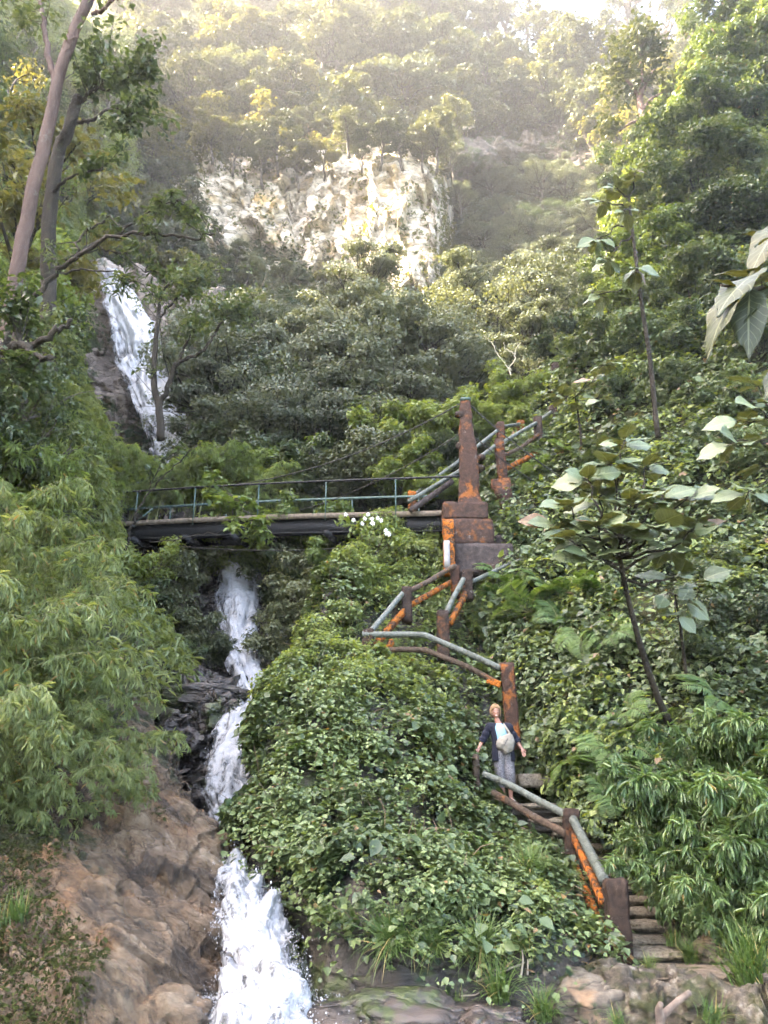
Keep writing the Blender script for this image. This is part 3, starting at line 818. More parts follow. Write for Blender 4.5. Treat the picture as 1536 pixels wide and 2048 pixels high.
post('shaft', (896, 1040), 16.85, 112, .24, sp, M_ORANGE, seed=31)
V, Fc = rough_box((.13, .03, .62), .01, .01, 6, 3, 3)
mesh_obj('plaster_patch', V + at(894, 1108, 16.70), Fc, plain('bare_grey_concrete', (.30, .28, .27), .9), sp)

# ------------------------------------------------------------------ footbridge
A0, A1 = at(890, 1028, 17.9), at(265, 1054, 20.4)
dv = A1 - A0
A2 = A0 + dv * 1.45                       # runs on behind the bamboo
side = nrm(np.cross(dv, [0, 0, 1.0])); side = side * np.sign(side[1])
def bp(t, off=0.0, up=0.0):               # point along the bridge: t 0..1 between the two pixels
    return A0 + dv * t + side * off + np.array([0, 0, up + .10 * math.sin(math.pi * min(max(t / 1.45, 0), 1))])
fb = thing('footbridge', 'narrow suspended footbridge with green railings and a black steel girder crossing the gorge', 'footbridge', bp(.7))
ts = np.linspace(-.02, 1.45, 30)
def ribbon(name, off0, off1, up0, up1, mat, t0=-.02, t1=1.45, k=30):
    ts = np.linspace(t0, t1, k); V = []
    for t in ts: V += [bp(t, off0, up0), bp(t, off1, up0), bp(t, off1, up1), bp(t, off0, up1)]
    Fc = [(4 * i + a, 4 * i + b, 4 * i + 4 + b, 4 * i + 4 + a) for i in range(k - 1) for a, b in ((0, 1), (1, 2), (2, 3), (3, 0))] + [(3, 2, 1, 0), tuple(4 * (k - 1) + a for a in range(4))]
    return mesh_obj(name, V, Fc, mat, fb)
WB = 1.15
ribbon('girder', .05, .17, -.40, -.06, M_BLACKST); ribbon('girder', WB - .17, WB - .05, -.40, -.06, M_BLACKST)
ribbon('flange', .0, .22, -.43, -.402, M_BLACKST); ribbon('flange', .0, .22, -.058, -.03, M_BLACKST)
# planks: one deck part, boards modelled with gaps
mb = MB()
for i, t in enumerate(np.linspace(-.02, 1.44, 62)):
    c = bp(t, WB / 2, .0); x = nrm(dv)
    Rm = np.stack([x, side, np.cross(x, side)], 1)
    mb.box(c + np.array([0, 0, .012 * math.sin(i * 2.3)]), (np.linalg.norm(dv) * 1.47 / 62 - .02, WB + .1 + .03 * math.sin(i * 1.7), .045), Rm)
mb.build('deck', M_PLANK, fb)
ribbon('kerb_board', -.06, -.02, -.06, .07, M_PLANK); ribbon('kerb_board', WB + .02, WB + .07, .03, .15, M_PLANK, .1, 1.4)
for j, t in enumerate((.16, .34, .56, .64, .80, .98, 1.16, 1.34)):
    c = bp(t, WB / 2, -.505); x = nrm(dv); Rm = np.stack([x, side, np.cross(x, side)], 1)
    MB().box(c, (.11, WB + .5, .14), Rm, .01).build('cross_beam', M_BLACKST, fb)
PT = np.array([.14, .352, .568, .784, .99, 1.2, 1.4])
for t in PT:
    MB().tube([bp(t, -.05, -.12), bp(t, -.05, .92)], .019, 6).build('rail_post', M_GREENP, fb)
    MB().tube([bp(t - .03, WB + .08, -.1), bp(t - .03, WB + .08, .92)], .019, 6).build('rail_post', M_GREENP, fb)
MB().tube([bp(t, -.05, .93) for t in np.linspace(-.07, 1.45, 30)], .028, 6).build('handrail', M_BLACKST, fb)
ribbon('handrail', WB + .06, WB + .11, .87, .93, M_GREENP, .05, 1.42)
MB().tube([bp(.99, -.05, .0), bp(.93, -.05, .4)], .02, 6).build('brace', M_GREENP, fb)
# hangers and main cable
top = at(934, 787, YT + .1) + np.array([0, .45, .03])
def sag(a, b, s, n=24):
    t = np.linspace(0, 1, n)[:, None]; return a + (b - a) * t - np.array([0, 0, 1.0]) * s * 4 * t * (1 - t)
MB().tube(sag(top, bp(.78, -.05, .9), .5), .017, 5).build('main_cable', M_CABLE, fb)
MB().tube(sag(top + [0, .1, -.75], bp(.62, WB + .1, .4), .35), .013, 5).build('main_cable', M_CABLE, fb)
MB().tube(sag(top, at(1130, 960, 18.2), .1), .017, 5).build('stay_cable', M_CABLE, fb)
MB().tube(sag(top + [0, 0, -.8], at(1105, 985, 18.2), .1), .014, 5).build('stay_cable', M_CABLE, fb)
MB().tube(sag(at(330, 1090, 19.8), at(735, 1093, 18.2), .12), .012, 5).build('stay_cable', M_CABLE, fb)
MB().tube(sag(at(20, 1190, 13), at(270, 1150, 19), .1), .008, 4).build('stay_cable', M_CABLE, fb)

# ------------------------------------------------------------------ steps, path, wall
M_RISER = lichen_mat('mossy_shade_riser', (.05, .042, .032), (.014, .012, .009), (.022, .028, .010), .35, 5)  # mossy risers toned darker than the treads to paint in light from above
st = thing('stone_stairs', 'worn stone steps climbing left between the mossy bottom post and the bamboo', 'stairs', at(1330, 1930, 8.9))
SX = [(1232, 1408, 1938, 8.75, .0), (1240, 1372, 1906, 9.05, 0), (1244, 1335, 1879, 9.4, 0), (1243, 1305, 1849, 9.75, 0), (1240, 1288, 1823, 10.1, 0), (1232, 1275, 1797, 10.45, 0), (1222, 1262, 1772, 10.8, 0),
      (1205, 1250, 1745, 11.1, 0), (1185, 1235, 1718, 11.4, 0), (1150, 1215, 1692, 11.7, 0), (1110, 1190, 1665, 12.0, 0), (1065, 1150, 1640, 12.25, 0), (960, 1120, 1609, 12.65, 0)]
for i, (x0, x1, y, Y, _) in enumerate(SX):
    l, r_ = at(x0, y, Y), at(x1, y, Y)
    wd = max(r_[0] - l[0], .9)
    V, Fc = rough_box((wd, .75, .24), .012, .03, 5, 40 + i, 9)
    V[:, 1] += np.where(V[:, 2] < 0, .07, 0)
    o = mesh_obj('step', V + np.array([l[0] + wd / 2, Y + .33, l[2] - .145]), Fc, M_RISER, st)
    V, Fc = rough_box((wd + .02, .48, .07), .02, .060, 3.2, 90 + i, 9)
    V = V + np.array([l[0] + wd / 2, Y + .16, l[2] - .025]) - np.array(st.location)
    mesh_obj('tread', V, Fc, M_STEP, None).parent = o
up = thing('stone_stairs', 'upper flight of half hidden stone steps right of the woman', 'stairs', at(1110, 1520, 13.2))
for i, (x, y, Y) in enumerate([(1085, 1548, 13.0), (1112, 1530, 13.3), (1108, 1512, 13.55), (1075, 1492, 13.9)]):
    V, Fc = rough_box((.75, .7, .2), .02, .03, 4, 60 + i, 6)
    mesh_obj('step', V + at(x, y, Y) + np.array([0, .3, -.1]), Fc, M_STEP, up)

# landing path and the rough wall that carries it
def path_pt(x, y, Y): return at(x, y, Y)
PATH = surf([
    [(1110, 1985, 7.9), (1200, 1965, 7.8), (1320, 1962, 7.7), (1450, 1972, 7.45), (1560, 1985, 7.25), (1800, 2000, 6.9)],
    [(1120, 1960, 8.3), (1200, 1948, 8.3), (1320, 1945, 8.2), (1450, 1952, 7.95), (1560, 1962, 7.8), (1800, 1975, 7.4)],
    [(1150, 1943, 8.8), (1220, 1938, 8.8), (1340, 1932, 8.8), (1450, 1936, 8.5), (1560, 1942, 8.4), (1800, 1950, 8.1)],
    [(1160, 1930, 9.6), (1230, 1925, 9.6), (1350, 1915, 9.6), (1460, 1916, 9.4), (1570, 1920, 9.2), (1800, 1925, 9)],
], 90, 30)
PATH = disp(PATH, .05, 2.0, 97, 4)
M_PATH = lichen_mat('trodden_stone_path', (.15, .115, .085), (.05, .038, .028), (.04, .045, .014), .36, 2.2)
sheet('path', PATH, M_PATH)
M_RUBBLE = None
def rubble_mat():
    t = NT('mossy_rubble_stone'); p = t.pos()
    n = t.noise(p, 4, 7, .65, .6); n2 = t.noise(p, 18, 5, .65)
    c = t.ramp(t.math('ADD', t.math('MULTIPLY', n, .6), t.math('MULTIPLY', n2, .4)), [(.35, (.012, .010, .008)), (.47, (.045, .036, .027)), (.56, (.10, .082, .062)), (.66, (.24, .21, .17))])
    f = t.ramp(t.noise(p, 2.6, 6, .7), [(.46, 0), (.58, .9)])
    c = t.mix(f, c, t.ramp(n2, [(.3, (.012, .015, .005)), (.7, (.045, .05, .014))]))
    return t.done(t.bsdf(c, .85, .3, normal=t.bump(t.math('ADD', n, n2), .9, .04)))
M_RUBBLE = rubble_mat()
wl = surf([
    [(1085, 2110, 7.45), (1180, 2110, 7.25), (1320, 2110, 7.1), (1450, 2110, 6.9), (1600, 2110, 6.7), (1800, 2110, 6.4)],
    [(1095, 2040, 7.6), (1180, 2040, 7.35), (1320, 2040, 7.2), (1450, 2040, 7.0), (1600, 2040, 6.8), (1800, 2050, 6.5)],
    [(1105, 1992, 7.8), (1190, 1982, 7.55), (1320, 1976, 7.4), (1450, 1982, 7.2), (1600, 1992, 6.95), (1800, 2010, 6.7)],
    [(1110, 1975, 8.0), (1200, 1956, 7.85), (1320, 1955, 7.75), (1450, 1966, 7.5), (1600, 1980, 7.25), (1800, 2000, 7.0)],
    [(1130, 1978, 8.5), (1200, 1966, 8.4), (1320, 1964, 8.3), (1450, 1973, 8.1), (1600, 1988, 7.9), (1800, 2005, 7.6)],
], 320, 150)
n = grid_normals(wl)
q = wl * np.array([3.2, 3.2, 5.0]) + .4 * fbm(wl * 3, 3, 3)[..., None]
wl = wl + n * (.06 * ridged(q, 4, 98) + .055 * facets(q * .75, 101, .5) + .04 * facets(q * 2, 102, .5) + .03 * fbm(wl * 9, 3, 99))[..., None]
ww = sheet('retaining_wall', wl, M_RUBBLE, kind=None, smooth=False)
tag(ww, 'low mossy rubble wall under the stone landing at the bottom right', 'wall')
# ------------------------------------------------------------------ leaf and bark materials
L_IVY = leaf_mat('knoll_leaf', [(.038, .060, .022), (.088, .128, .048), (.155, .205, .078), (.26, .315, .14)], .48, .26, .9, .45, dead=(.012, (.16, .10, .04)))
L_HILL = leaf_mat('hillside_leaf', [(.024, .040, .018), (.052, .082, .036), (.092, .132, .058), (.16, .21, .095)], .46, .24, .6, .45, dead=(.015, (.15, .10, .05)))
L_FERN = leaf_mat('fern_leaf', [(.05, .10, .03), (.10, .17, .055), (.17, .25, .095)], .5, .35, 1.5, .35)
L_BAML = leaf_mat('pale_bamboo_leaf', [(.095, .14, .055), (.17, .225, .095), (.27, .325, .155), (.42, .46, .27)], .45, .36, 1.0, .45, objrand=.2, dead=(.02, (.30, .21, .09)))
L_BAMR = leaf_mat('green_bamboo_leaf', [(.045, .09, .03), (.09, .16, .055), (.15, .23, .085), (.27, .34, .17)], .36, .3, 1.2, .55, objrand=.12, dead=(.01, (.35, .27, .12)))
L_OLIVE = leaf_mat('olive_tree_leaf', [(.035, .046, .022), (.07, .084, .042), (.115, .128, .066), (.165, .172, .092)], .6, .2, .35, .35)
L_YELLOW = leaf_mat('yellowish_tree_leaf', [(.055, .062, .024), (.10, .105, .042), (.15, .145, .058), (.20, .185, .078)], .55, .38, .35, .35)
L_BANK = leaf_mat('bank_grass_leaf', [(.06, .09, .035), (.11, .15, .06), (.18, .22, .10), (.28, .31, .17)], .5, .36, .6, .4)
L_GREY = leaf_mat('grey_green_tree_leaf', [(.046, .060, .040), (.088, .108, .072), (.14, .16, .108), (.20, .215, .15)], .6, .2, .35, .35)
L_MID = leaf_mat('mid_green_tree_leaf', [(.028, .046, .022), (.056, .084, .038), (.092, .124, .056), (.14, .17, .078)], .45, .34, .5, .45)
L_LIME = leaf_mat('fresh_green_leaf', [(.06, .10, .026), (.115, .165, .045), (.18, .23, .07), (.25, .295, .11)], .45, .4, .8, .4)
L_DARK = leaf_mat('shade_dark_leaf', [(.012, .025, .011), (.024, .048, .02), (.045, .078, .03)], .42, .25, .6, .5)
L_BIG = leaf_mat('large_leaf', [(.06, .09, .040), (.105, .145, .07), (.17, .21, .11)], .48, .22, 1.0, .7, back=(.065, .075, .026), objrand=.05, dead=(.03, (.16, .09, .04)))
L_DRY = leaf_mat('dry_brown_leaf', [(.06, .04, .02), (.12, .08, .04), (.2, .14, .08)], .8, .2, 1)
L_GRASS = leaf_mat('grass_blade', [(.045, .085, .02), (.08, .135, .035), (.15, .20, .07)], .5, .3, 2, .4, dead=(.08, (.3, .24, .1)))

def bark(name, a, b, spots=None, scale=3):
    t = NT(name); p = t.obj()
    n = t.noise(t.mapv(p, (1, 1, .25)), scale * 2, 7, .65, .4)
    c = t.ramp(n, [(.32, a), (.62, b)])
    if spots:
        c = t.mix(t.ramp(t.noise(p, scale * 1.4, 5, .65), [(.60, 0), (.66, .7)]), c, (*spots, 1))
    return t.done(t.bsdf(c, .85, .3, normal=t.bump(n, .8, .03)))
B_PINK = bark('smooth_pink_bark', (.05, .032, .027), (.115, .074, .062), (.15, .13, .115), 1.6)
B_DARK = bark('dark_mossy_bark', (.010, .008, .006), (.038, .030, .022), (.045, .05, .024), 4)
B_GREY = bark('grey_brown_bark', (.028, .022, .018), (.085, .07, .055))

# ------------------------------------------------------------------ tree generator
def curve_to(a, b, rng, bend=.15, n=6, lift=.0):
    a, b = np.asarray(a, float), np.asarray(b, float)
    t = np.linspace(0, 1, n)[:, None]; L = np.linalg.norm(b - a)
    off = rng.normal(size=3) * bend * L + np.array([0, 0, lift * L])
    p = a + (b - a) * t + off * 4 * t * (1 - t) * .5
    p[1:-1] += rng.normal(size=(n - 2, 3)) * L * .025
    return p

def clump_leaves(cs, rs, nl, rng, size, flat=.65, up=.55, shell=.55, T=T_BLOB):
    P, N, S = [], [], []
    for c, r in zip(cs, rs):
        k = int(nl * rng.uniform(.75, 1.25))
        d = nrm(rng.normal(size=(k, 3)))
        rad = (shell + (1 - shell) * rng.random(k)) ** 1.0
        rad = np.where(rng.random(k) < .25, rad * rng.random(k), rad)
        p = d * rad[:, None] * r * np.array([1, 1, flat])
        p = p * (1 + .28 * fbm(p / r * 1.7 + c, 2, 5)[:, None])
        keep = ~((d[:, 2] < -.35) & (rng.random(k) < .75))
        P.append((c + p)[keep]); N.append(nrm(d * .55 + np.array([0, 0, up]) + rng.normal(size=d.shape) * .42)[keep])
        S.append((size * rng.uniform(.6, 1.35, k))[keep])
    P, N, S = np.concatenate(P), np.concatenate(N), np.concatenate(S)
    return leaf_geo(P, frames(N, rng, .35), N, S, T)

def tree_geo(seed, kind, H, nl=110, leaf=.26, T=T_BLOB, nclump=None):
    rng = np.random.default_rng(seed)
    mb = MB(); cs, rs = [], []
    lean = rng.normal(size=2) * .07 * H
    if kind == 'round':
        k = nclump or 26; base = .38
        while len(cs) < k:
            q = rng.uniform(-1, 1, 3)
            if (q ** 2).sum() > 1 or (q ** 2).sum() < .12: continue
            cs.append(np.array([q[0] * .40 * H, q[1] * .40 * H, (.67 + q[2] * .29) * H])); rs.append(H * rng.uniform(.09, .17))
    elif kind == 'layer':
        for lv in range(6):
            z = (.45 + .105 * lv) * H; R0 = (.46 - .055 * lv) * H * rng.uniform(.85, 1.1)
            for j in range(7 - lv // 2):
                a = rng.uniform(0, 6.28); r = R0 * math.sqrt(rng.random())
                cs.append(np.array([math.cos(a) * r, math.sin(a) * r, z + rng.normal() * .02 * H - .05 * r])); rs.append(H * rng.uniform(.10, .17))
        base = .3
    elif kind == 'tall':
        k = nclump or 26; base = .3
        while len(cs) < k:
            q = rng.uniform(-1, 1, 3)
            if (q ** 2).sum() > 1: continue
            cs.append(np.array([q[0] * .25 * H, q[1] * .25 * H, (.63 + q[2] * .35) * H])); rs.append(H * rng.uniform(.07, .12))
    elif kind == 'open':
        k = nclump or 18; base = .5
        while len(cs) < k:
            q = rng.uniform(-1, 1, 3)
            if (q ** 2).sum() > 1 or (q ** 2).sum() < .25: continue
            cs.append(np.array([q[0] * .36 * H, q[1] * .36 * H, (.72 + q[2] * .26) * H])); rs.append(H * rng.uniform(.06, .11))
    else:   # shrub
        k = nclump or 22; base = .05
        while len(cs) < k:
            q = rng.uniform(-1, 1, 3)
            if (q ** 2).sum() > 1: continue
            cs.append(np.array([q[0] * .55 * H, q[1] * .55 * H, (.50 + q[2] * .42) * H])); rs.append(H * rng.uniform(.13, .22))
    cs = np.array(cs); cs[:, :2] += lean * (cs[:, 2:3] / H)
    hub = np.array([lean[0] * base, lean[1] * base, base * H])
    r0 = .022 * H if kind != 'shrub' else .012 * H
    top = np.array([lean[0] * .8, lean[1] * .8, .78 * H])
    tr = np.concatenate([curve_to((0, 0, -.12 * H), hub, rng, .06, 5)[:-1], curve_to(hub, top, rng, .12, 6)])
    mb.tube(tr, np.linspace(r0 * 1.25, r0 * .25, len(tr)), 7, True, seed, .2)
    for c in cs[rng.permutation(len(cs))[:int(len(cs) * (.9 if kind in ('open', 'layer') else .6))]]:
        zt = min(max(c[2] - .25 * H, base * H * .8), .75 * H); f = np.interp(zt, tr[:, 2], np.arange(len(tr)))
        i = int(f); i = min(i, len(tr) - 2); s = tr[i] + (tr[i + 1] - tr[i]) * (f - i)
        p = curve_to(s, c, rng, .18, 6, .05)
        mb.tube(p, np.linspace(r0 * .42, r0 * .10, 6), 5, False)
        for _ in range(2):
            e = c + rng.normal(size=3) * H * .07
            mb.tube(curve_to(p[3], e, rng, .15, 4), np.linspace(r0 * .16, r0 * .05, 4), 4, False)
    flat = {'layer': .28, 'shrub': .75}.get(kind, .62)
    lv = clump_leaves(cs, np.array(rs), nl, rng, leaf, flat, .6, .5, T)
    return mb, lv

LIB = COL
def make_tree(name, label, cat, seed, kind, H, lmat, bmat, nl=110, leaf=.26, T=T_BLOB, group=None, nclump=None):
    t = thing(name, label, cat, (0, 0, 0), group)
    mb, (V, Fc) = tree_geo(seed, kind, H, nl, leaf, T, nclump)
    mb.build('trunk' if kind != 'shrub' else 'stems', bmat, t, True)
    mesh_obj('crown' if kind != 'shrub' else 'foliage', V, Fc, lmat, t)
    return t

def ground_at(G, px, py):
    """the patch point nearest to a photo pixel"""
    x, y, D = proj(G)
    k = np.argmin((x - px) ** 2 + (y - py) ** 2)
    return G.reshape(-1, 3)[k]

class Protos:
    """first use moves the prototype itself, later uses copy it"""
    def __init__(s, items): s.items = items; s.used = [False] * len(items)
    def place(s, i, loc, rz, sc, label=None, group=None, tilt=(0, 0), sz=None):
        i = i % len(s.items); r = s.items[i]
        if not s.used[i]:
            s.used[i] = True
            r.location = [float(x) for x in loc]; r.rotation_euler = (tilt[0], tilt[1], rz); r.scale = (sc, sc, sc * (sz or 1))
            if label: r['label'] = label
            if group: r['group'] = group
            return r
        return dup(r, loc, rz, sc, label, group, tilt, sz)

def poisson(n, x0, x1, y0, y1, dmin, rng, ok=None):
    out = []
    for _ in range(n * 60):
        p = np.array([rng.uniform(x0, x1), rng.uniform(y0, y1)])
        if ok is not None and not ok(p[0], p[1]): continue
        if all(np.hypot(*(p - q)) > dmin for q in out): out.append(p)
        if len(out) >= n: break
    return out

rng = np.random.default_rng(5)
# ------------------------------------------------------------------ forest of the valley head
def protos(name, cat, specs):
    return Protos([make_tree(name, 'tree', cat, *s) for s in specs])

PALE = protos('forest_tree', 'tree', [(101, 'round', 7.5, L_OLIVE, B_GREY, 230, .28), (102, 'round', 7, L_YELLOW, B_GREY, 230, .28), (103, 'layer', 8, L_OLIVE, B_GREY, 190, .26), (104, 'round', 7, L_GREY, B_GREY, 230, .27), (108, 'tall', 8, L_OLIVE, B_GREY, 200, .26)])
SKYL = protos('skyline_tree', 'tree', [(111, 'open', 9, L_OLIVE, B_GREY, 150, .26), (112, 'open', 10, L_GREY, B_GREY, 110, .25), (113, 'tall', 10, L_OLIVE, B_GREY, 100, .26)])
VALL = protos('valley_tree', 'tree', [(121, 'round', 6.5, L_GREY, B_DARK, 800, .11), (122, 'layer', 7, L_GREY, B_DARK, 700, .105), (123, 'round', 6, L_GREY, B_DARK, 800, .105), (124, 'layer', 7.5, L_GREY, B_DARK, 700, .11), (126, 'shrub', 4.5, L_MID, B_DARK, 800, .10)])
def forest(pr, pts, G, label, group, smin, smax, sink=.06, H=7):
    for k, p in enumerate(pts):
        i = int(rng.integers(len(pr.items))); s = rng.uniform(smin, smax)
        g = ground_at(G, p[0], p[1]); D = proj(g)[2]; g = ground_at(G, p[0], p[1] + .55 * H * s * F / D)
        pr.place(i, g - np.array([0, 0, sink * H * s]), rng.uniform(0, 6.28), s, label, group, (rng.normal() * .06, rng.normal() * .06), rng.uniform(.85, 1.2))

forest(PALE, poisson(54, 240, 1010, -80, 285, 48, rng, lambda x, y: y < 300 - max(0, x - 850) * .6), FAR,
       'pale hazy tree of the sunlit forest above the bright cliff', 'forest trees above the cliff', 1.05, 1.75)
forest(PALE, poisson(26, 190, 460, 230, 560, 42, rng, lambda x, y: x < 345 and not (x < 320 and y > 470)), FAR,
       'yellowish sunlit tree on the slope left of the bright cliff', 'trees left of the cliff', .6, 1.0)
forest(SKYL, poisson(26, 860, 1480, 0, 130, 34, rng), FAR,
       'tall thin skyline tree against the white sky at the top right', 'skyline trees', .8, 1.25)
forest(PALE, poisson(20, 930, 1330, 130, 290, 44, rng, lambda x, y: x > 1180 or y < 240), FAR,
       'hazy tree of the shaded forest right above the dark overhang', 'forest trees above the overhang', 1.0, 1.5)
forest(VALL, poisson(62, 430, 1130, 600, 960, 46, rng, lambda x, y: not (x > 820 and y > 770) and not (x < 900 and y < 655 + (x < 560) * 25)), FAR,
       'grey green tree in the shaded valley under the bright cliff', 'trees filling the shaded valley', .7, 1.15)
forest(VALL, poisson(40, 895, 1240, 330, 640, 38, rng), FAR,
       'dull green tree on the shaded slope right of the bright cliff', 'trees right of the cliff', .55, .95)

# undergrowth between the trees
def carpet(name, G, n, size, mat, hmin, hmax, rng, power=0., mask=None, up=.5, rnd=.35, T=T_BLOB, bul=.5, bfreq=.8, grow=0., droop=.3, label=None):
    P, N = scatter(G, n, rng, power, mask)
    b = .5 + .5 * fbm(P * bfreq, 3, 77) * 1.6
    h = hmin + (hmax - hmin) * np.clip(b, 0, 1) * bul + (hmax - hmin) * (1 - bul) * rng.random(n)
    P = P + nrm(N + np.array([0, 0, .8])) * h[:, None]
    S = size * np.clip(rng.lognormal(-.08, .36, n), .4, 2.0)
    if grow: S = S * (np.linalg.norm(P - EYE, axis=1) / 10) ** grow
    N = jitter_normals(N, up, rnd, rng)
    V, Fc = leaf_geo(P, frames(N, rng, droop), N, S, T)
    o = mesh_obj(name, V, Fc, mat); o['kind'] = 'stuff'
    if label: o['label'] = label
    return o
def no_cliff(px, py, c):
    m = np.ones_like(px)
    m[(px > 370) & (px < 905) & (py > 285) & (py < 490)] = 0
    m[(px < -200) | (px > 1700) | (py < -160) | (py > 1350)] = 0
    return m
carpet('slope_undergrowth', FAR, 90000, .34, L_DARK, .0, 1.5, rng, 1.0, no_cliff)  # dark leaf colour puts shade into the gaps between crowns
carpet('slope_scrub', FAR, 90000, .2, L_GREY, .0, 1.8, rng, 1.2, lambda x, y, c: no_cliff(x, y, c) * (y > 380))
# tufts that cling to the cliff
cm = fbm(CLIFF * .35, 3, 44)
def cliffmask(px, py, c):
    v = fbm(c * .35, 3, 44); g = np.clip((v - .0) * 6, 0, 1) * .6
    g = np.maximum(g, np.clip((320 - py) / 50, 0, 1)); g = np.maximum(g, np.clip((px - 800) / 80, 0, 1) * (py > 380) * (v > -.25) * .8)
    g = np.maximum(g, np.clip((430 - px) / 40, 0, 1)); return np.maximum(g, np.clip((py - 540) / 50, 0, 1) * .7)
carpet('cliff_tufts', CLIFF, 9000, .34, L_YELLOW, .0, .55, rng, 0, cliffmask, .3, .5)

# ------------------------------------------------------------------ left bank: trees and creepers
LT = protos('bank_tree', 'tree', [(131, 'round', 6, L_LIME, B_DARK, 260, .17, T_ELLIP), (132, 'open', 7, L_YELLOW, B_DARK, 300, .17, T_ELLIP), (133, 'tall', 7, L_MID, B_GREY, 240, .17, T_ELLIP), (134, 'shrub', 3.6, L_LIME, B_DARK, 260, .16, T_ELLIP)])  # brighter leaf colours stand in for soft light on these crowns
forest(LT, poisson(20, -60, 215, 60, 560, 62, rng, lambda x, y: not (x > 50 and y > 370)), LEFT, 'green tree on the steep left bank behind the pink trunk', 'trees on the left bank', .75, 1.2)
forest(LT, poisson(10, -130, 0, 600, 960, 45, rng), LEFT, 'small leafy tree on the left bank beside the upper fall', 'trees beside the upper fall', .5, .8)
carpet('bank_undergrowth', LEFT, 60000, .15, L_BANK, 0, .9, rng, 1.0, lambda x, y, c: ((x > -120) & (x < 420) & (y > -60) & (y < 1680)) * 1.0, T=_fold(.10, .03, .22), grow=.6, droop=.9, rnd=.5)

# ------------------------------------------------------------------ shrubs around the falls and the bridge
SH = protos('shrub', 'shrub', [(141, 'shrub', 2.4, L_LIME, B_DARK, 300, .13, T_ELLIP), (142, 'shrub', 2.2, L_MID, B_DARK, 300, .13, T_ELLIP), (143, 'shrub', 2.6, L_OLIVE, B_DARK, 300, .13, T_ELLIP)])
def at_place(pr, lst, label, group, T=None):
    for (px, py, Y, s, i) in lst:
        c = at(px, py, Y); pr.place(i, c - np.array([0, 0, 1.2 * s]), rng.uniform(0, 6.28), s, label, group, (0, 0), rng.uniform(.85, 1.15))
at_place(SH, [(250, 960, 24, .9, 0), (440, 900, 26, 1.1, 1), (500, 900, 25, 1.1, 2), (560, 920, 24, 1.0, 0), (620, 930, 23, 1.0, 1), (680, 950, 22, .8, 2), (470, 960, 22.5, .9, 0), (400, 960, 22, .8, 0), (590, 980, 22, .8, 1),
              (440, 800, 30, 1.4, 1), (500, 800, 31, 1.6, 1), (560, 840, 29, 1.4, 2), (620, 860, 28, 1.2, 1)],
         'leafy shrub behind the footbridge, below the upper fall', 'shrubs behind the footbridge')
at_place(SH, [(640, 1050, 19.6, .75, 0), (600, 1120, 20, .8, 1), (650, 1160, 18.6, .8, 2), (560, 1150, 20.5, .8, 2), (540, 1090, 21, .7, 0), (690, 1120, 18, .6, 0), (610, 1220, 17.3, .6, 2), (560, 1270, 16.6, .55, 2)],
         'loose shrub under the footbridge right of the middle fall', 'shrubs under the footbridge')
at_place(SH, [(330, 1150, 18.5, .7, 2), (280, 1200, 17.5, .7, 1), (380, 1230, 18.5, .6, 2), (430, 1290, 17.4, .5, 2), (360, 1300, 16.5, .5, 1), (270, 1120, 18, .7, 0), (460, 1100, 21.5, .8, 0), (400, 1120, 21, .7, 2)],
         'dim shrub in the dark hollow left of the middle fall', 'shrubs in the hollow')
at_place(SH, [(760, 880, 24, 1.1, 0), (820, 850, 24, 1.1, 0), (870, 830, 23.5, 1.0, 0), (720, 930, 22, .9, 2), (800, 930, 21, .8, 0), (870, 900, 21, .8, 1), (1000, 800, 24, 1.0, 0), (1050, 780, 24.5, .9, 0), (950, 830, 23.5, .8, 0), (1040, 850, 22.8, .7, 0), (900, 960, 20, .5, 0), (850, 970, 20, .5, 0)],
         'bright green shrub on the rise behind the bridge tower', 'shrubs behind the bridge tower')

# ------------------------------------------------------------------ knoll cover
YB = ([440, 480, 540, 640, 800, 1000, 1100, 1250], [1600, 1640, 1735, 1820, 1885, 1900, 1890, 1900])
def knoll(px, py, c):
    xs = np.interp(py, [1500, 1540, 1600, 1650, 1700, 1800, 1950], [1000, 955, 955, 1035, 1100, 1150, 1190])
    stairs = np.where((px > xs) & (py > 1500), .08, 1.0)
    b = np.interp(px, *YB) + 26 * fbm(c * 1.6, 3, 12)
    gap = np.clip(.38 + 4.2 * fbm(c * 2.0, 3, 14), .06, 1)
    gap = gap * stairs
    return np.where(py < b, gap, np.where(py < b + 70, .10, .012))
carpet('knoll_leaves', MOUND, 135000, .062, L_IVY, .0, .55, rng, 1.0, knoll, .62, .30, T_OVATE, .72, 1.25, .35, .5)
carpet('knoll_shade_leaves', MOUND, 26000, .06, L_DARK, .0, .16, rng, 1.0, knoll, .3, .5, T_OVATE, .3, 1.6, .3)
# creepers around the stairs and on the hillside
def stairside(px, py, c):
    clear = np.ones_like(px)
    xs = np.interp(py, [1500, 1600, 1650, 1700, 1800, 1900, 1960], [1130, 1090, 1150, 1200, 1290, 1400, 1470])
    clear[(py > 1590) & (px < xs)] = 0
    clear *= np.clip(.4 + 3.0 * fbm(c * 1.7, 3, 15), .15, 1)
    clear[(px < 940) | (px > 1620) | (py < -80)] = 0
    return clear
carpet('hillside_leaves', RIGHT, 120000, .074, L_HILL, .0, .75, rng, 1.7, stairside, .5, .42, T_OVATE, .68, .9, .6, .5)
carpet('hillside_shade_leaves', RIGHT, 26000, .10, L_DARK, .0, .28, rng, 1.6, stairside, .3, .5, T_ELLIP, .3, 1.1, .6)

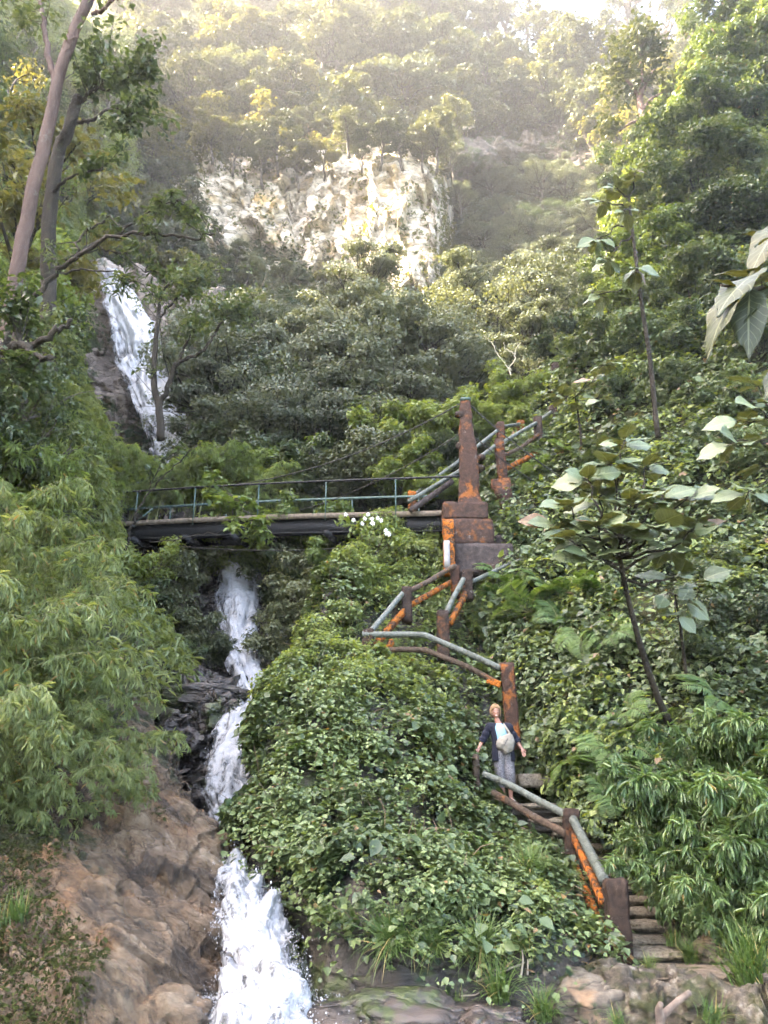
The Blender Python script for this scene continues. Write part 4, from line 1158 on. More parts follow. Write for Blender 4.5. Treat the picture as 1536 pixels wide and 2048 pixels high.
HS = protos('hillside_shrub', 'shrub', [(151, 'shrub', 2.6, L_MID, B_DARK, 420, .125, T_ELLIP), (152, 'shrub', 2.4, L_LIME, B_DARK, 380, .125, T_ELLIP), (153, 'shrub', 2.6, L_HILL, B_DARK, 420, .125, T_ELLIP), (154, 'shrub', 2.8, L_MID, B_DARK, 420, .12, T_ELLIP)])
for (px, py, s, i) in [(1250, 350, 1.5, 2), (1330, 330, 1.5, 0), (1420, 300, 1.6, 0), (1500, 260, 1.6, 2), (1230, 440, 1.2, 0), (1310, 430, 1.3, 0), (1400, 410, 1.4, 0), (1490, 380, 1.4, 0), (1240, 540, 1.1, 0), (1330, 530, 1.2, 1), (1430, 500, 1.2, 0), (1520, 480, 1.2, 2), (1200, 620, 1.0, 0), (1290, 620, 1.0, 1), (1390, 610, 1.0, 0), (1480, 600, 1.0, 2)]:
    g = ground_at(RIGHT, px, py); HS.place(i, g - np.array([0, 0, .5]), rng.uniform(0, 6.28), s * rng.uniform(.85, 1.1), 'glossy green shrub high on the right hillside beside the slender big leaved tree', 'shrubs high on the hillside')
for (px, py, s, i) in [(1130, 720, .9, 2), (1210, 720, .9, 0), (1320, 720, .9, 2), (1420, 720, .9, 3), (1510, 730, .9, 3), (1250, 820, .7, 2), (1380, 820, .7, 3), (1480, 840, .7, 2), (1420, 930, .6, 3), (1520, 960, .6, 2), (1480, 1060, .55, 2), (1530, 1160, .5, 3), (1440, 1180, .5, 3), (1490, 1280, .5, 2), (1380, 1330, .45, 3)]:
    g = ground_at(RIGHT, px, py); HS.place(i, g - np.array([0, 0, .35]), rng.uniform(0, 6.28), s * rng.uniform(.85, 1.1), 'dark leafy shrub on the lower right hillside around the big leaved tree', 'shrubs low on the hillside')
for (px, py, s, i) in [(1440, 80, 1.7, 2), (1510, 20, 1.9, 3), (1470, 160, 1.6, 2), (1530, 120, 1.7, 3), (1430, 240, 1.4, 2)]:
    g = ground_at(RIGHT, px, py); HS.place(i, g - np.array([0, 0, .9]), rng.uniform(0, 6.28), s, 'tall dark shrub at the top of the right hillside under the sky', 'shrubs at the top of the hillside')

KS = protos('knoll_shrub', 'shrub', [(161, 'shrub', 1.1, L_IVY, B_DARK, 90, .085, T_OVATE), (162, 'shrub', 1.0, L_IVY, B_DARK, 90, .08, T_OVATE), (163, 'shrub', 1.1, L_LIME, B_DARK, 90, .075, T_OVATE)])
for (px, py, s, i) in [(560, 1420, .6, 2), (620, 1340, .6, 0), (680, 1270, .6, 1), (740, 1190, .6, 2), (650, 1440, .55, 1), (760, 1380, .5, 0), (590, 1520, .5, 1), (700, 1520, .5, 0), (840, 1480, .5, 1), (600, 1640, .45, 0), (720, 1660, .5, 1), (860, 1600, .5, 0), (900, 1700, .45, 1), (780, 1780, .45, 0), (650, 1760, .4, 1), (980, 1770, .4, 0), (1060, 1830, .4, 2), (890, 1830, .4, 1), (700, 1150, .5, 2), (790, 1120, .5, 2), (840, 1130, .5, 0), (540, 1560, .4, 0), (930, 1530, .4, 1)]:
    g = ground_at(MOUND, px, py); KS.place(i, g - np.array([0, 0, .12]), rng.uniform(0, 6.28), s * rng.uniform(.95, 1.45), 'low leafy mound of the same plants that cover the knoll between stream and stairs', 'low shrubs on the knoll')

# trees that lean over the top edge of the cliff
for k, (px, py, s) in enumerate([(470, 300, .62), (530, 315, .7), (600, 320, .75), (650, 310, .6), (430, 270, .7), (560, 285, .8), (700, 262, .6), (870, 285, .7), (760, 285, .62), (805, 280, .66), (845, 290, .6), (725, 300, .5), (905, 320, .6), (920, 390, .45), (885, 250, .8), (372, 350, .4), (378, 450, .35), (400, 540, .35), (440, 520, .36), (475, 560, .36), (520, 575, .36), (560, 590, .36), (610, 600, .34), (655, 605, .32), (450, 580, .4), (500, 600, .42), (830, 590, .36), (870, 560, .36)]):
    c = at(px, py, 60.5 if px < 690 or px > 880 else 56.8) if py < 470 else ground_at(FAR, px, py) + np.array([0, -1.5, 1.2])
    c = c - np.array([0, 0, .6 * 7 * s])
    PALE.place(int(rng.integers(5)), c, rng.uniform(0, 6.28), s, 'olive bush tree on the rim or foot of the bright cliff', 'bush trees round the cliff')

# other plants mixed into the knoll cover, and bare stems between them
def patchy(seed, f, lo, cond):
    def m(px, py, c):
        return knoll(px, py, c) * np.clip((fbm(c * f, 3, seed) - lo) * 6, 0, 1) * cond(px, py)
    return m
carpet('knoll_light_leaves', MOUND, 46000, .048, L_LIME, .05, .62, rng, 1.0, patchy(31, .9, -.22, lambda x, y: np.clip((1460 - y + (900 - x) * .25) / 160, 0, 1)), .6, .4, T_ELLIP, .72, 1.25, .3, .5)
carpet('knoll_broad_leaves', MOUND, 5200, .090, L_HILL, .10, .58, rng, 1.0, patchy(33, 1.1, .02, lambda x, y: np.clip((y - 1380) / 200, 0, 1)), .55, .35, T_OVATE, .72, 1.25, .2, .6)
carpet('knoll_dry_leaves', MOUND, 2600, .09, L_DRY, .0, .40, rng, 1.0, patchy(35, 1.4, .1, lambda x, y: np.ones_like(x)), .4, .6, T_LANCE, .6, 1.25, .3, .6)
def stems(name, G, n, L, mask, seed, mat):
    r_ = np.random.default_rng(seed); P, N = scatter(G, n, r_, 1.0, mask); mb = MB()
    for p, q in zip(P, N):
        d = nrm(q * .6 + np.array([0, -.2, .9]) + r_.normal(size=3) * .5); l = L * r_.uniform(.5, 1.4)
        e = p + d * l + np.array([0, 0, -.25 * l]); mb.tube(curve_to(p, e, r_, .2, 5, .12), np.linspace(.007, .003, 5), 3, False)
    o = mb.build(name, mat, None, True); o['kind'] = 'stuff'
stems('knoll_stems', MOUND, 420, .55, knoll, 41, plain('thin_brown_stem', (.12, .08, .05), .8))
stems('hillside_stems', RIGHT, 420, .7, stairside, 42, B_GREY)
carpet('hillside_light_leaves', RIGHT, 22000, .085, L_LIME, .1, .8, rng, 1.7, lambda x, y, c: stairside(x, y, c) * np.clip((fbm(c * .8, 3, 37) - .05) * 6, 0, 1), .5, .42, T_ELLIP, .68, .9, .6, .5)
carpet('hillside_broad_leaves', RIGHT, 9000, .12, L_MID, .1, .8, rng, 1.7, lambda x, y, c: stairside(x, y, c) * np.clip((fbm(c * .9, 3, 39) - .05) * 6, 0, 1), .45, .42, T_OVATE, .68, .9, .6, .6)
# moss cushions on the slab
def slabmoss(px, py, c):
    return np.clip((fbm(c * 1.2, 4, 63) + (330 - px) / 700 + (py - 1800) / 900 - .18) * 5, 0, 1) * (px < 330) * (py > 1560)
carpet('slab_moss', SLAB, 30000, .030, leaf_mat('moss_tip', [(.012, .016, .005), (.03, .036, .011), (.06, .066, .02)], .9, .15, 3, .1), .0, .03, rng, 1.0, slabmoss, .3, .6, T_ELLIP, .5, 4)

carpet('fallen_leaves', SLAB, 600, .038, L_DRY, .005, .02, rng, 1.0, lambda x, y, c: ((x > -20) & (x < 460) & (y > 1400)) * np.clip(.15 + (fbm(c * 1.6, 3, 66) + (x < 380) * (y < 1700) * .25), .03, 1), .1, .25, T_OVATE, .5, 3)
# ------------------------------------------------------------------ bamboo
def bamboo_geo(seed, H=4.0, reach=1.7, culms=3, twigs=26, leaf=.15, T=T_LANCE, droop=.9, spread=.35, nl=(5, 8)):
    rng = np.random.default_rng(seed); mb = MB(); P, D, N, S = [], [], [], []
    for c in range(culms):
        a = rng.normal() * spread; h = H * rng.uniform(.8, 1.1); re = reach * rng.uniform(.75, 1.15)
        t = np.linspace(0, 1, 14)
        x = re * (t ** 2.1); z = h * (t - .30 * t ** 3.2)
        cul = np.stack([x * math.cos(a), x * math.sin(a) + rng.normal() * .05, z], -1) + rng.normal(size=3) * np.array([.18, .18, 0])
        full = np.concatenate([[cul[0] - np.array([0, 0, 2.2])], cul])
        mb.tube(full, np.concatenate([[.016], np.linspace(.016, .003, 14)]), 6)
        for k in range(twigs):
            f = rng.uniform(.28, 1.0) ** .8; i = min(int(f * 13), 12); s = cul[i] + (cul[i + 1] - cul[i]) * (f * 13 - i)
            ang = rng.uniform(0, 6.28); L = rng.uniform(.35, .8) * (1.15 - .5 * f)
            out = np.array([math.cos(ang) + .5 * math.cos(a), math.sin(ang) + .5 * math.sin(a), .35])
            tt = np.linspace(0, 1, 6)[:, None]
            tw = s + nrm(out) * L * tt + np.array([0, 0, -droop * L]) * tt ** 2 * .8
            mb.tube(tw, np.linspace(.004, .0015, 6), 3, False)
            for j in range(int(rng.integers(4, 8))):
                g = rng.uniform(.25, 1.0); ii = min(int(g * 5), 4); b = tw[ii] + (tw[ii + 1] - tw[ii]) * (g * 5 - ii)
                td = nrm(tw[ii + 1] - tw[ii]); sd = nrm(td * .6 + rng.normal(size=3) * .55 + np.array([0, 0, -.25]))
                m = int(rng.integers(*nl))
                q = nrm(np.cross(sd, rng.normal(size=3)))
                for l in range(m):
                    fan = (l / max(m - 1, 1) - .5) * 2.1
                    d = nrm(sd * math.cos(fan) + q * math.sin(fan) + np.array([0, 0, -.35]) + rng.normal(size=3) * .12)
                    n = nrm(np.array([0, 0, 1.0]) + rng.normal(size=3) * .35); n = nrm(n - d * np.dot(n, d))
                    P.append(b + d * .01); D.append(d); N.append(n); S.append(leaf * rng.uniform(.65, 1.25))
    return mb, leaf_geo(np.array(P), np.array(D), np.array(N), np.array(S), T)

B_CULM = plain('bamboo_culm', (.14, .15, .05), .5, 0, .5, .3)
def make_bamboo(label, seed, lmat, group, **kw):
    t = thing('bamboo', label, 'bamboo', (0, 0, 0), group)
    mb, (V, Fc) = bamboo_geo(seed, **kw)
    mb.build('culm', B_CULM, t, True); mesh_obj('foliage', V, Fc, lmat, t)
    return t
T_LANCE2 = _fold(.046, .02, .22)
T_LANCE3 = _fold(.10, .03, .22)
BL = Protos([make_bamboo('', 201 + i, L_BAML, None, H=3.6, reach=1.9, culms=3, leaf=.15, T=T_LANCE2, droop=1.1, twigs=34, nl=(4, 7)) for i in range(4)])
def put_bamboo(pr, i, px, py, Y, az, s, H, reach, label, group, sz=1.0):
    """(px,py,Y): where the middle of the drooping foliage hangs; az: direction the culms lean"""
    c = at(px, py, Y); off = np.array([reach * .62 * math.cos(az), reach * .62 * math.sin(az), H * .60 * sz]) * s
    return pr.place(i, c - off, az, s, label, group, (0, 0), sz)
GL = 'bamboo over the left bank'
L_BAMF = leaf_mat('light_bamboo_leaf', [(.10, .15, .05), (.17, .24, .085), (.26, .33, .14), (.36, .43, .22)], .5, .42, 1.0, .4, objrand=.2)
BF = Protos([make_bamboo('', 211 + i, L_BAMF, None, H=3.6, reach=1.9, culms=3, leaf=.19, T=T_LANCE2, droop=1.0, twigs=34, nl=(4, 7)) for i in range(3)])
lab1 = 'pale drooping bamboo plume hanging over the brown rock slab on the left bank'
lab2 = 'feathery yellow green bamboo behind the left end of the footbridge'
lab3 = 'dense green bamboo clump leaning out of the left edge below the footbridge'
for (px, py, Y, az, s, i) in [(60, 1560, 8.3, -.9, .62, 0), (190, 1480, 9.4, -.6, .7, 1), (240, 1570, 9.2, -.7, .5, 2), (130, 1400, 9.3, -.8, .8, 3), (165, 1410, 9.8, -.4, .7, 0), (20, 1440, 8.0, -.8, .75, 2), (90, 1620, 8.6, -.8, .42, 1), (270, 1500, 10, -.3, .5, 3)]:
    put_bamboo(BL, i, px, py, Y, az, s, 3.6, 1.9, lab1, GL)
for (px, py, Y, az, s, i) in [(20, 1060, 9, -.6, .9, 1), (60, 1030, 10, -.5, .85, 2), (80, 1100, 10.2, -.4, .75, 0), (60, 1170, 9, -.7, .9, 3), (120, 1180, 10, -.4, .85, 0), (140, 1300, 10.4, -.3, .7, 1), (60, 1290, 9, -.6, .9, 2), (110, 1290, 9.8, -.5, .85, 3), (-30, 1330, 7.6, -.6, .8, 0), (150, 1190, 11.2, -.3, .7, 3), (-40, 1180, 8, -.5, .9, 1)]:
    put_bamboo(BL, i, px, py, Y, az, s, 3.6, 1.9, lab3, GL)
for (px, py, Y, az, s, i) in [(40, 800, 17, -.3, 1.0, 2), (110, 830, 18, -.2, 1.0, 0), (60, 880, 16, -.3, 1.0, 1), (150, 900, 18.5, -.1, .9, 2), (190, 950, 19.5, -.1, .85, 0), (20, 720, 17, -.3, .9, 1), (60, 940, 14, -.4, 1.0, 0), (90, 940, 15, -.3, .9, 1), (270, 940, 21.5, -.1, 1.0, 2), (400, 930, 21.8, .1, 1.0, 3), (480, 930, 22, .1, .9, 2), (560, 950, 22, .2, .8, 0), (350, 960, 23, .0, 1.0, 0), (20, 960, 12, -.4, 1.1, 2), (330, 950, 22, .1, .9, 1), (230, 960, 23, 0, 1.0, 3), (90, 1000, 13, -.2, .8, 2)]:
    put_bamboo(BF, i, px, py, Y, az, s, 3.6, 1.9, lab2, GL)
BR = Protos([make_bamboo('', 231 + i, L_BAMR, None, H=2.6, reach=1.2, culms=4, twigs=26, leaf=.19, T=T_LANCE3, droop=.8, spread=.8, nl=(4, 7)) for i in range(3)])
for (px, py, Y, az, s, i) in [(1300, 1580, 9.6, 3.6, .8, 0), (1420, 1540, 9.2, 3.8, .85, 1), (1510, 1600, 8.8, 3.6, .85, 2), (1340, 1680, 9.2, 3.7, .75, 1), (1450, 1700, 8.7, 3.9, .75, 0), (1530, 1760, 8.3, 3.7, .7, 1), (1400, 1780, 8.9, 3.9, .6, 2), (1290, 1740, 9.5, 3.6, .55, 2), (1270, 1660, 9.9, 3.5, .6, 1), (1480, 1460, 9.6, 3.7, .7, 0), (1350, 1480, 10.4, 3.7, .6, 2), (1390, 1830, 9.0, 3.8, .40, 0), (1440, 1850, 8.8, 3.9, .42, 2)]:
    put_bamboo(BR, i, px, py, Y, az, s, 2.6, 1.2, 'leafy green bamboo clump overhanging the stone steps on the right', 'bamboo right of the steps')

# ------------------------------------------------------------------ ferns
def fern_geo(seed, L=.8, fronds=9, pairs=20):
    rng = np.random.default_rng(seed); P, D, N, S = [], [], [], []; mb = MB()
    for f in range(fronds):
        a = f / fronds * 6.28 + rng.normal() * .25; l = L * rng.uniform(.7, 1.15); up = rng.uniform(.45, 1.0)
        t = np.linspace(0, 1, 10); x = l * t * .9; z = l * (up * t - (up * .75 + .15) * t ** 2.2)
        c = np.stack([x * math.cos(a), x * math.sin(a), z], -1)
        mb.tube(c, np.linspace(.006, .002, 10), 3, False)
        for k in range(pairs):
            g = .14 + .86 * k / pairs; i = min(int(g * 9), 8); b = c[i] + (c[i + 1] - c[i]) * (g * 9 - i); td = nrm(c[i + 1] - c[i])
            n = nrm(np.cross(td, np.array([-math.sin(a), math.cos(a), 0]))); n = n if n[2] > 0 else -n
            sd = np.cross(n, td); pl = l * .30 * math.sin(math.pi * min(g * .85 + .12, 1)) ** .8
            for sg in (-1, 1):
                d = nrm(sd * sg + td * .45 + n * -.12 + rng.normal(size=3) * .06)
                nn = nrm(n - d * np.dot(n, d)); P.append(b); D.append(d); N.append(nn); S.append(pl)
    return mb, leaf_geo(np.array(P), np.array(D), np.array(N), np.array(S), T_PINNA)
T_PINNA = _fold(.085, .02, .12)
def make_fern(seed, **kw):
    t = thing('fern', '', 'fern', (0, 0, 0)); mb, (V, Fc) = fern_geo(seed, **kw)
    mb.build('stalks', B_CULM, t, True); mesh_obj('fronds', V, Fc, L_FERN, t); return t
FE = Protos([make_fern(301), make_fern(302, L=.9, fronds=9), make_fern(303, L=.7, fronds=13)])
for (px, py, s, i) in [(1010, 1230, 1.1, 0), (1060, 1250, 1.2, 1), (1120, 1270, 1.2, 2), (1000, 1180, 1.0, 1), (1090, 1200, 1.0, 0), (1170, 1300, 1.1, 1), (1200, 1230, 1.0, 2), (1040, 1190, .9, 2), (1150, 1220, 1.0, 0), (1220, 1310, 1.0, 2)]:
    g = ground_at(RIGHT, px, py); FE.place(i, g + np.array([-.05, -.25, .2]), rng.uniform(0, 6.28), s, 'green fern on the hillside between the big leaved tree trunk and the bent pipe railing', 'ferns above the stairs', (.5, -.3))
for (px, py, s, i) in [(1180, 1500, .9, 0), (1240, 1530, 1.0, 1), (1190, 1590, .8, 2), (1250, 1460, .9, 2), (1160, 1560, .8, 1), (1300, 1500, .9, 0), (1220, 1620, .7, 0), (1290, 1590, .8, 1)]:
    g = ground_at(RIGHT, px, py); FE.place(i, g + np.array([-.05, -.3, .2]), rng.uniform(0, 6.28), s, 'olive green fern beside the woman, right of the lowest railing', 'ferns beside the lowest railing', (.5, -.3))
for (px, py, s, i, l) in [(1440, 1450, 1.15, 1, 'largest bluish green fern, right of the big leaved tree trunk'), (1080, 960, .8, 0, 'small fern right of the orange rail bar behind the tower'), (1130, 930, .8, 2, 'small fern in the dark corner under the upper railing')]:
    g = ground_at(RIGHT, px, py); FE.place(i, g + np.array([-.1, -.35, .25]), rng.uniform(0, 6.28), s, l, None, (.6, -.3))
for (px, py, Y, s, i) in [(930, 1780, 8.7, .5, 0), (1010, 1800, 8.8, .5, 2), (960, 1700, 9.2, .45, 1), (1060, 1760, 9.4, .5, 0), (600, 1520, 10.1, .45, 1)]:
    FE.place(i, at(px, py, Y), rng.uniform(0, 6.28), s, 'little fern growing out of the leafy knoll left of the orange lower bars', 'ferns on the knoll', (.6, 0))

# ------------------------------------------------------------------ grass tufts
def tuft_geo(seed, n=130, L=.42):
    rng = np.random.default_rng(seed); V, Fc = [], []
    for k in range(n):
        a = rng.uniform(0, 6.28); l = L * rng.uniform(.5, 1.15); lean = rng.uniform(.15, 1.0); w = .006 * rng.uniform(.7, 1.3)
        t = np.linspace(0, 1, 5); r = l * lean * t ** 1.6; z = l * (t * (1.1 - .35 * lean) - .45 * lean * t ** 2.6)
        c = np.stack([r * math.cos(a), r * math.sin(a), z], -1) + np.append(rng.normal(size=2) * .05, 0)
        s = np.array([-math.sin(a), math.cos(a), 0]); b = len(V)
        for i in range(5):
            ww = w * (1 - t[i] ** 2 * .92); V += [c[i] - s * ww, c[i] + s * ww]
        Fc += [(b + 2 * i, b + 2 * i + 1, b + 2 * i + 3, b + 2 * i + 2) for i in range(4)]
    return np.array(V), Fc
def make_tuft(seed, **kw):
    V, Fc = tuft_geo(seed, **kw); o = mesh_obj('grass_tuft', V, Fc, L_GRASS); tag(o, '', 'grass'); return o
GT = Protos([make_tuft(401), make_tuft(402, n=170, L=.5), make_tuft(403, n=90, L=.34)])
for (px, py, Y, s, i, l) in [(1062, 1752, 9.1, .9, 1, 'bright spiky grass tuft on the knoll below the woman'), (1120, 1955, 8.05, .8, 0, 'grass tuft left of the landing on the boulder edge'), (1000, 2000, 7.4, .8, 1, 'grass tuft at the waterline left of the boulder'), (1090, 2040, 7.3, .7, 1, 'fine green grass tuft in front of the boulder'),
        (1510, 1975, 7.5, 1.3, 1, 'large grass tuft on the landing at the right edge'), (880, 1960, 7.7, .6, 2, 'small dry grass tuft on the dark rock under the knoll'), (1180, 1890, 9.0, 1.0, 1, 'tall grass beside the foot of the lowest post'), (930, 1900, 8, .9, 0, 'hanging grass under the leafy edge of the knoll'),
        (910, 2030, 7.35, .7, 2, 'grass tuft on the wet rock left of the waterline tuft'), (1240, 2050, 7.0, .5, 2, 'little tuft growing from the rubble wall'), (1420, 2045, 6.85, .7, 2, 'yellowish tuft at the foot of the rubble wall'), (1010, 1890, 8.2, .9, 0, 'grass hanging over the boulder between knoll and landing'),
        (30, 1850, 7.2, .8, 0, 'grass tuft at the left edge of the rock slab'), (1300, 1935, 8.6, .5, 2, 'short weeds on the landing beside the bottom step'), (1440, 1935, 8.7, .7, 0, 'weeds on the landing below the bamboo'), (1385, 1925, 8.75, .6, 1, 'weeds at the right end of the bottom step'), (1345, 1893, 9.1, .55, 0, 'weeds at the right end of the second step from the bottom')]:
    GT.place(i, at(px, py, Y), rng.uniform(0, 6.28), s, l, None, (.25, 0))
GF = 'grass fringe hanging at the knoll edge'
for k in range(14):
    x = 500 + k * 42; y = np.interp(x, *YB) + 10; g = ground_at(MOUND, x, y)
    GT.place(int(rng.integers(3)), g + np.array([0, -.06, .03]), rng.uniform(0, 6.28), rng.uniform(.6, 1.0), 'drooping grass along the lower leafy edge of the knoll above the dark rock', GF, (.9, 0))
for k, (x, y) in enumerate([(520, 1480), (545, 1440), (500, 1540), (560, 1400), (600, 1470), (640, 1440), (580, 1510)]):
    g = ground_at(MOUND, x, y)
    GT.place(k, g + np.array([0, -.08, .05]), rng.uniform(0, 6.28), rng.uniform(.7, 1.0), 'tan and green grass on the rim of the knoll beside the white chute', 'grass on the knoll rim', (.7, -.4))

# ------------------------------------------------------------------ big leaved trees
def veined(m):
    """pale midrib and side veins on the large leaves, drawn from the leaf's own UVs"""
    t = m.node_tree; pr = next(n for n in t.nodes if n.type == 'BSDF_PRINCIPLED'); src = pr.inputs['Base Color'].links[0].from_socket
    h = NT.__new__(NT); h.m = m; h.t = t
    sp = h.n('ShaderNodeSeparateXYZ'); h.l(h.n('ShaderNodeTexCoord').outputs['UV'], sp.inputs[0])
    av = h.math('ABSOLUTE', sp.outputs[1]); ph = h.math('FRACT', h.math('SUBTRACT', h.math('MULTIPLY', sp.outputs[0], 9), h.math('MULTIPLY', av, 2.2)))
    side = h.ramp(h.math('ABSOLUTE', h.math('SUBTRACT', ph, .5)), [(.0, .55), (.09, 0)]); mid = h.ramp(av, [(.03, .9), (.07, 0)])
    f = h.math('MAXIMUM', side, mid)
    lite = h.mix(.5, src, (.30, .32, .18, 1))
    c = h.mix(f, src, lite); h.l(c, pr.inputs['Base Color']); return m
veined(L_BIG)
def big_leaf(b, d, n, L, rng, w=.36, curl=.16):
    nx, ny = 12, 9
    u = np.linspace(0, 1, nx); prof = w * np.sin(np.pi * u ** .85) ** .85 * (1.06 - .12 * u); prof[0] = .01; prof[-1] = .004
    v = np.linspace(-1, 1, ny)
    side = np.cross(n, d)
    ph = rng.uniform(0, 6.28)
    wav = .018 * np.sin(u[:, None] * 17 + ph + v[None] * 2) * np.abs(v[None])
    notch = rng.uniform(.0, .10) * (rng.random((nx, 1)) > .8)
    twist = rng.normal() * .28 * u[:, None]
    X = u[:, None] - .06 * v[None] ** 2 + 0 * v[None]; Yv = prof[:, None] * v[None] * (1 - notch * np.abs(v[None]))
    Z = -curl * u[:, None] ** 2 + .16 * np.abs(v[None]) * prof[:, None] + wav + twist * Yv + .014 * np.cos((u[:, None] * 9 - np.abs(v[None]) * 2.2) * 6.283) * np.abs(v[None])
    V = b + L * (X[..., None] * d + Yv[..., None] * side + Z[..., None] * n)
    return V.reshape(-1, 3), grid_faces(nx, ny, True).tolist()

def leaf_uv(V):
    u, v = np.meshgrid(np.linspace(0, 1, 12), np.linspace(-1, 1, 9), indexing='ij')
    return np.tile(np.stack([u, v], -1).reshape(-1, 2), (len(V) // 108, 1))

def leafy_twigs(tips, rng, per=7, L=.36, mb=None, droop=.3):
    """whorls of large leaves at branch tips"""
    Vs, Fs, off = [], [], 0
    for (p, dirv) in tips:
        k = int(per * rng.uniform(.7, 1.3)); a0 = rng.uniform(0, 6.28)
        for j in range(k):
            a = a0 + j * 2.4; out = np.array([math.cos(a), math.sin(a), 0])
            d = nrm(out + np.array([0, 0, rng.uniform(-droop, .25)]) + dirv * .3)
            n = np.array([0, -.62, .8]) + rng.normal(size=3) * .28; n = nrm(n - d * np.dot(n, d))
            st = p - dirv * rng.uniform(0, .18); b = st + d * .09
            if mb is not None: mb.tube([st, b], [.006, .004], 4, False)
            V, Fq = big_leaf(b, d, n, L * rng.uniform(.6, 1.2), rng)
            Vs.append(V); Fs.append(np.array(Fq) + off); off += len(V)
    return np.concatenate(Vs), np.concatenate(Fs)

def big_tree(name, label, trunk_px, tips_px, r0, per, L, seed, droop=.3):
    rng = np.random.default_rng(seed)
    tr = at_many(np.array(trunk_px, float)); t = thing(name, label, 'tree', tr[0]); mb = MB()
    tr = _cr(tr, 5 * (len(tr) - 1) + 1)
    mb.tube(np.concatenate([[tr[0] - [0, 0, .4]], tr]), np.concatenate([[r0 * 1.1], np.linspace(r0, r0 * .45, len(tr))]), 8, True, seed, .15)
    tips = []
    for (px, py, Y, f) in tips_px:
        e = at(px, py, Y); s = tr[int(f * (len(tr) - 1))]
        c = curve_to(s, e, rng, .12, 8, -.06); mb.tube(c, np.linspace(r0 * .42, .008, 8), 6, True)
        tips.append((e, nrm(c[-1] - c[-2])))
    tw = MB(); V, Fc = leafy_twigs(tips, rng, per, L, tw, droop)
    base_n = sum(len(x) for x in mb.v)
    mb.f += [tuple(i + base_n for i in f) for f in tw.f]; mb.v += tw.v; mb.build('trunk', B_DARK, t, True)
    mesh_obj('crown', V, Fc, L_BIG, t, True, leaf_uv(V)); return t
big_tree('large_leaved_tree', 'thin leaning tree with an umbrella of broad grey green leaves right of the tower',
    [(1352, 1478, 11.9), (1310, 1380, 11.5), (1275, 1270, 11.1), (1248, 1160, 10.8), (1236, 1090, 10.6)],
    [(1130, 1000, 10.2, .95), (1170, 955, 10.4, 1), (1190, 1040, 10.1, .9), (1220, 925, 10.6, 1), (1260, 1000, 10.0, 1), (1290, 930, 10.5, 1), (1330, 980, 10.2, 1), (1380, 990, 10.4, .95), (1310, 1050, 9.9, .9), (1240, 1070, 9.9, .9), (1140, 1080, 10.2, .85), (1180, 1110, 10.1, .8), (1400, 1050, 10.4, .9), (1340, 1100, 10.6, .8), (1250, 880, 10.9, 1), (1110, 1050, 10.5, .85), (1360, 1150, 10.9, .75), (1200, 990, 10.8, 1), (1300, 985, 10.9, 1)],
    .060, 9, .42, 501)
big_tree('large_leaved_tree', 'tall slender tree with a few broad hanging leaves near its top, upper right',
    [(1312, 840, 15.2), (1300, 720, 15.0), (1285, 620, 14.8), (1272, 520, 14.6), (1262, 440, 14.5), (1258, 395, 14.5)],
    [(1200, 400, 14.2, .95), (1230, 370, 14.4, 1), (1270, 340, 14.6, 1), (1250, 420, 14.0, .9), (1190, 480, 14.3, .8), (1215, 520, 14.2, .72), (1275, 540, 14.2, .65), (1195, 590, 14.5, .55)],
    .058, 7, .40, 502, .9)
big_tree('large_leaved_shrub', 'small plant with pale broad leaves between tower and tall slender tree',
    [(1160, 860, 17.6), (1155, 820, 17.5), (1150, 795, 17.5)],
    [(1120, 790, 17.2, 1), (1150, 770, 17.4, 1), (1190, 755, 17.4, 1), (1200, 790, 17.2, .9), (1165, 810, 17.1, .8), (1215, 730, 17.6, 1)], .03, 6, .42, 503)
big_tree('large_leaved_shrub', 'drooping big leaves under the umbrella tree, right of its trunk and half in shadow',
    [(1370, 1330, 12.2), (1360, 1250, 11.9), (1350, 1190, 11.7)],
    [(1330, 1190, 11.4, 1), (1380, 1200, 11.5, 1), (1400, 1160, 11.6, 1), (1350, 1230, 11.3, .9)], .03, 5, .36, 504, 1.0)
big_tree('large_leaved_shrub', 'plant with long bluish leaves reaching in from the right edge',
    [(1640, 1000, 10.4), (1600, 920, 10.2), (1560, 860, 10.0)],
    [(1480, 840, 9.6, 1), (1500, 800, 9.8, 1), (1460, 890, 9.6, .9), (1520, 880, 9.5, .9), (1530, 930, 9.6, .8), (1490, 1000, 9.9, .6), (1510, 760, 10, 1)], .03, 5, .42, 505, .4)
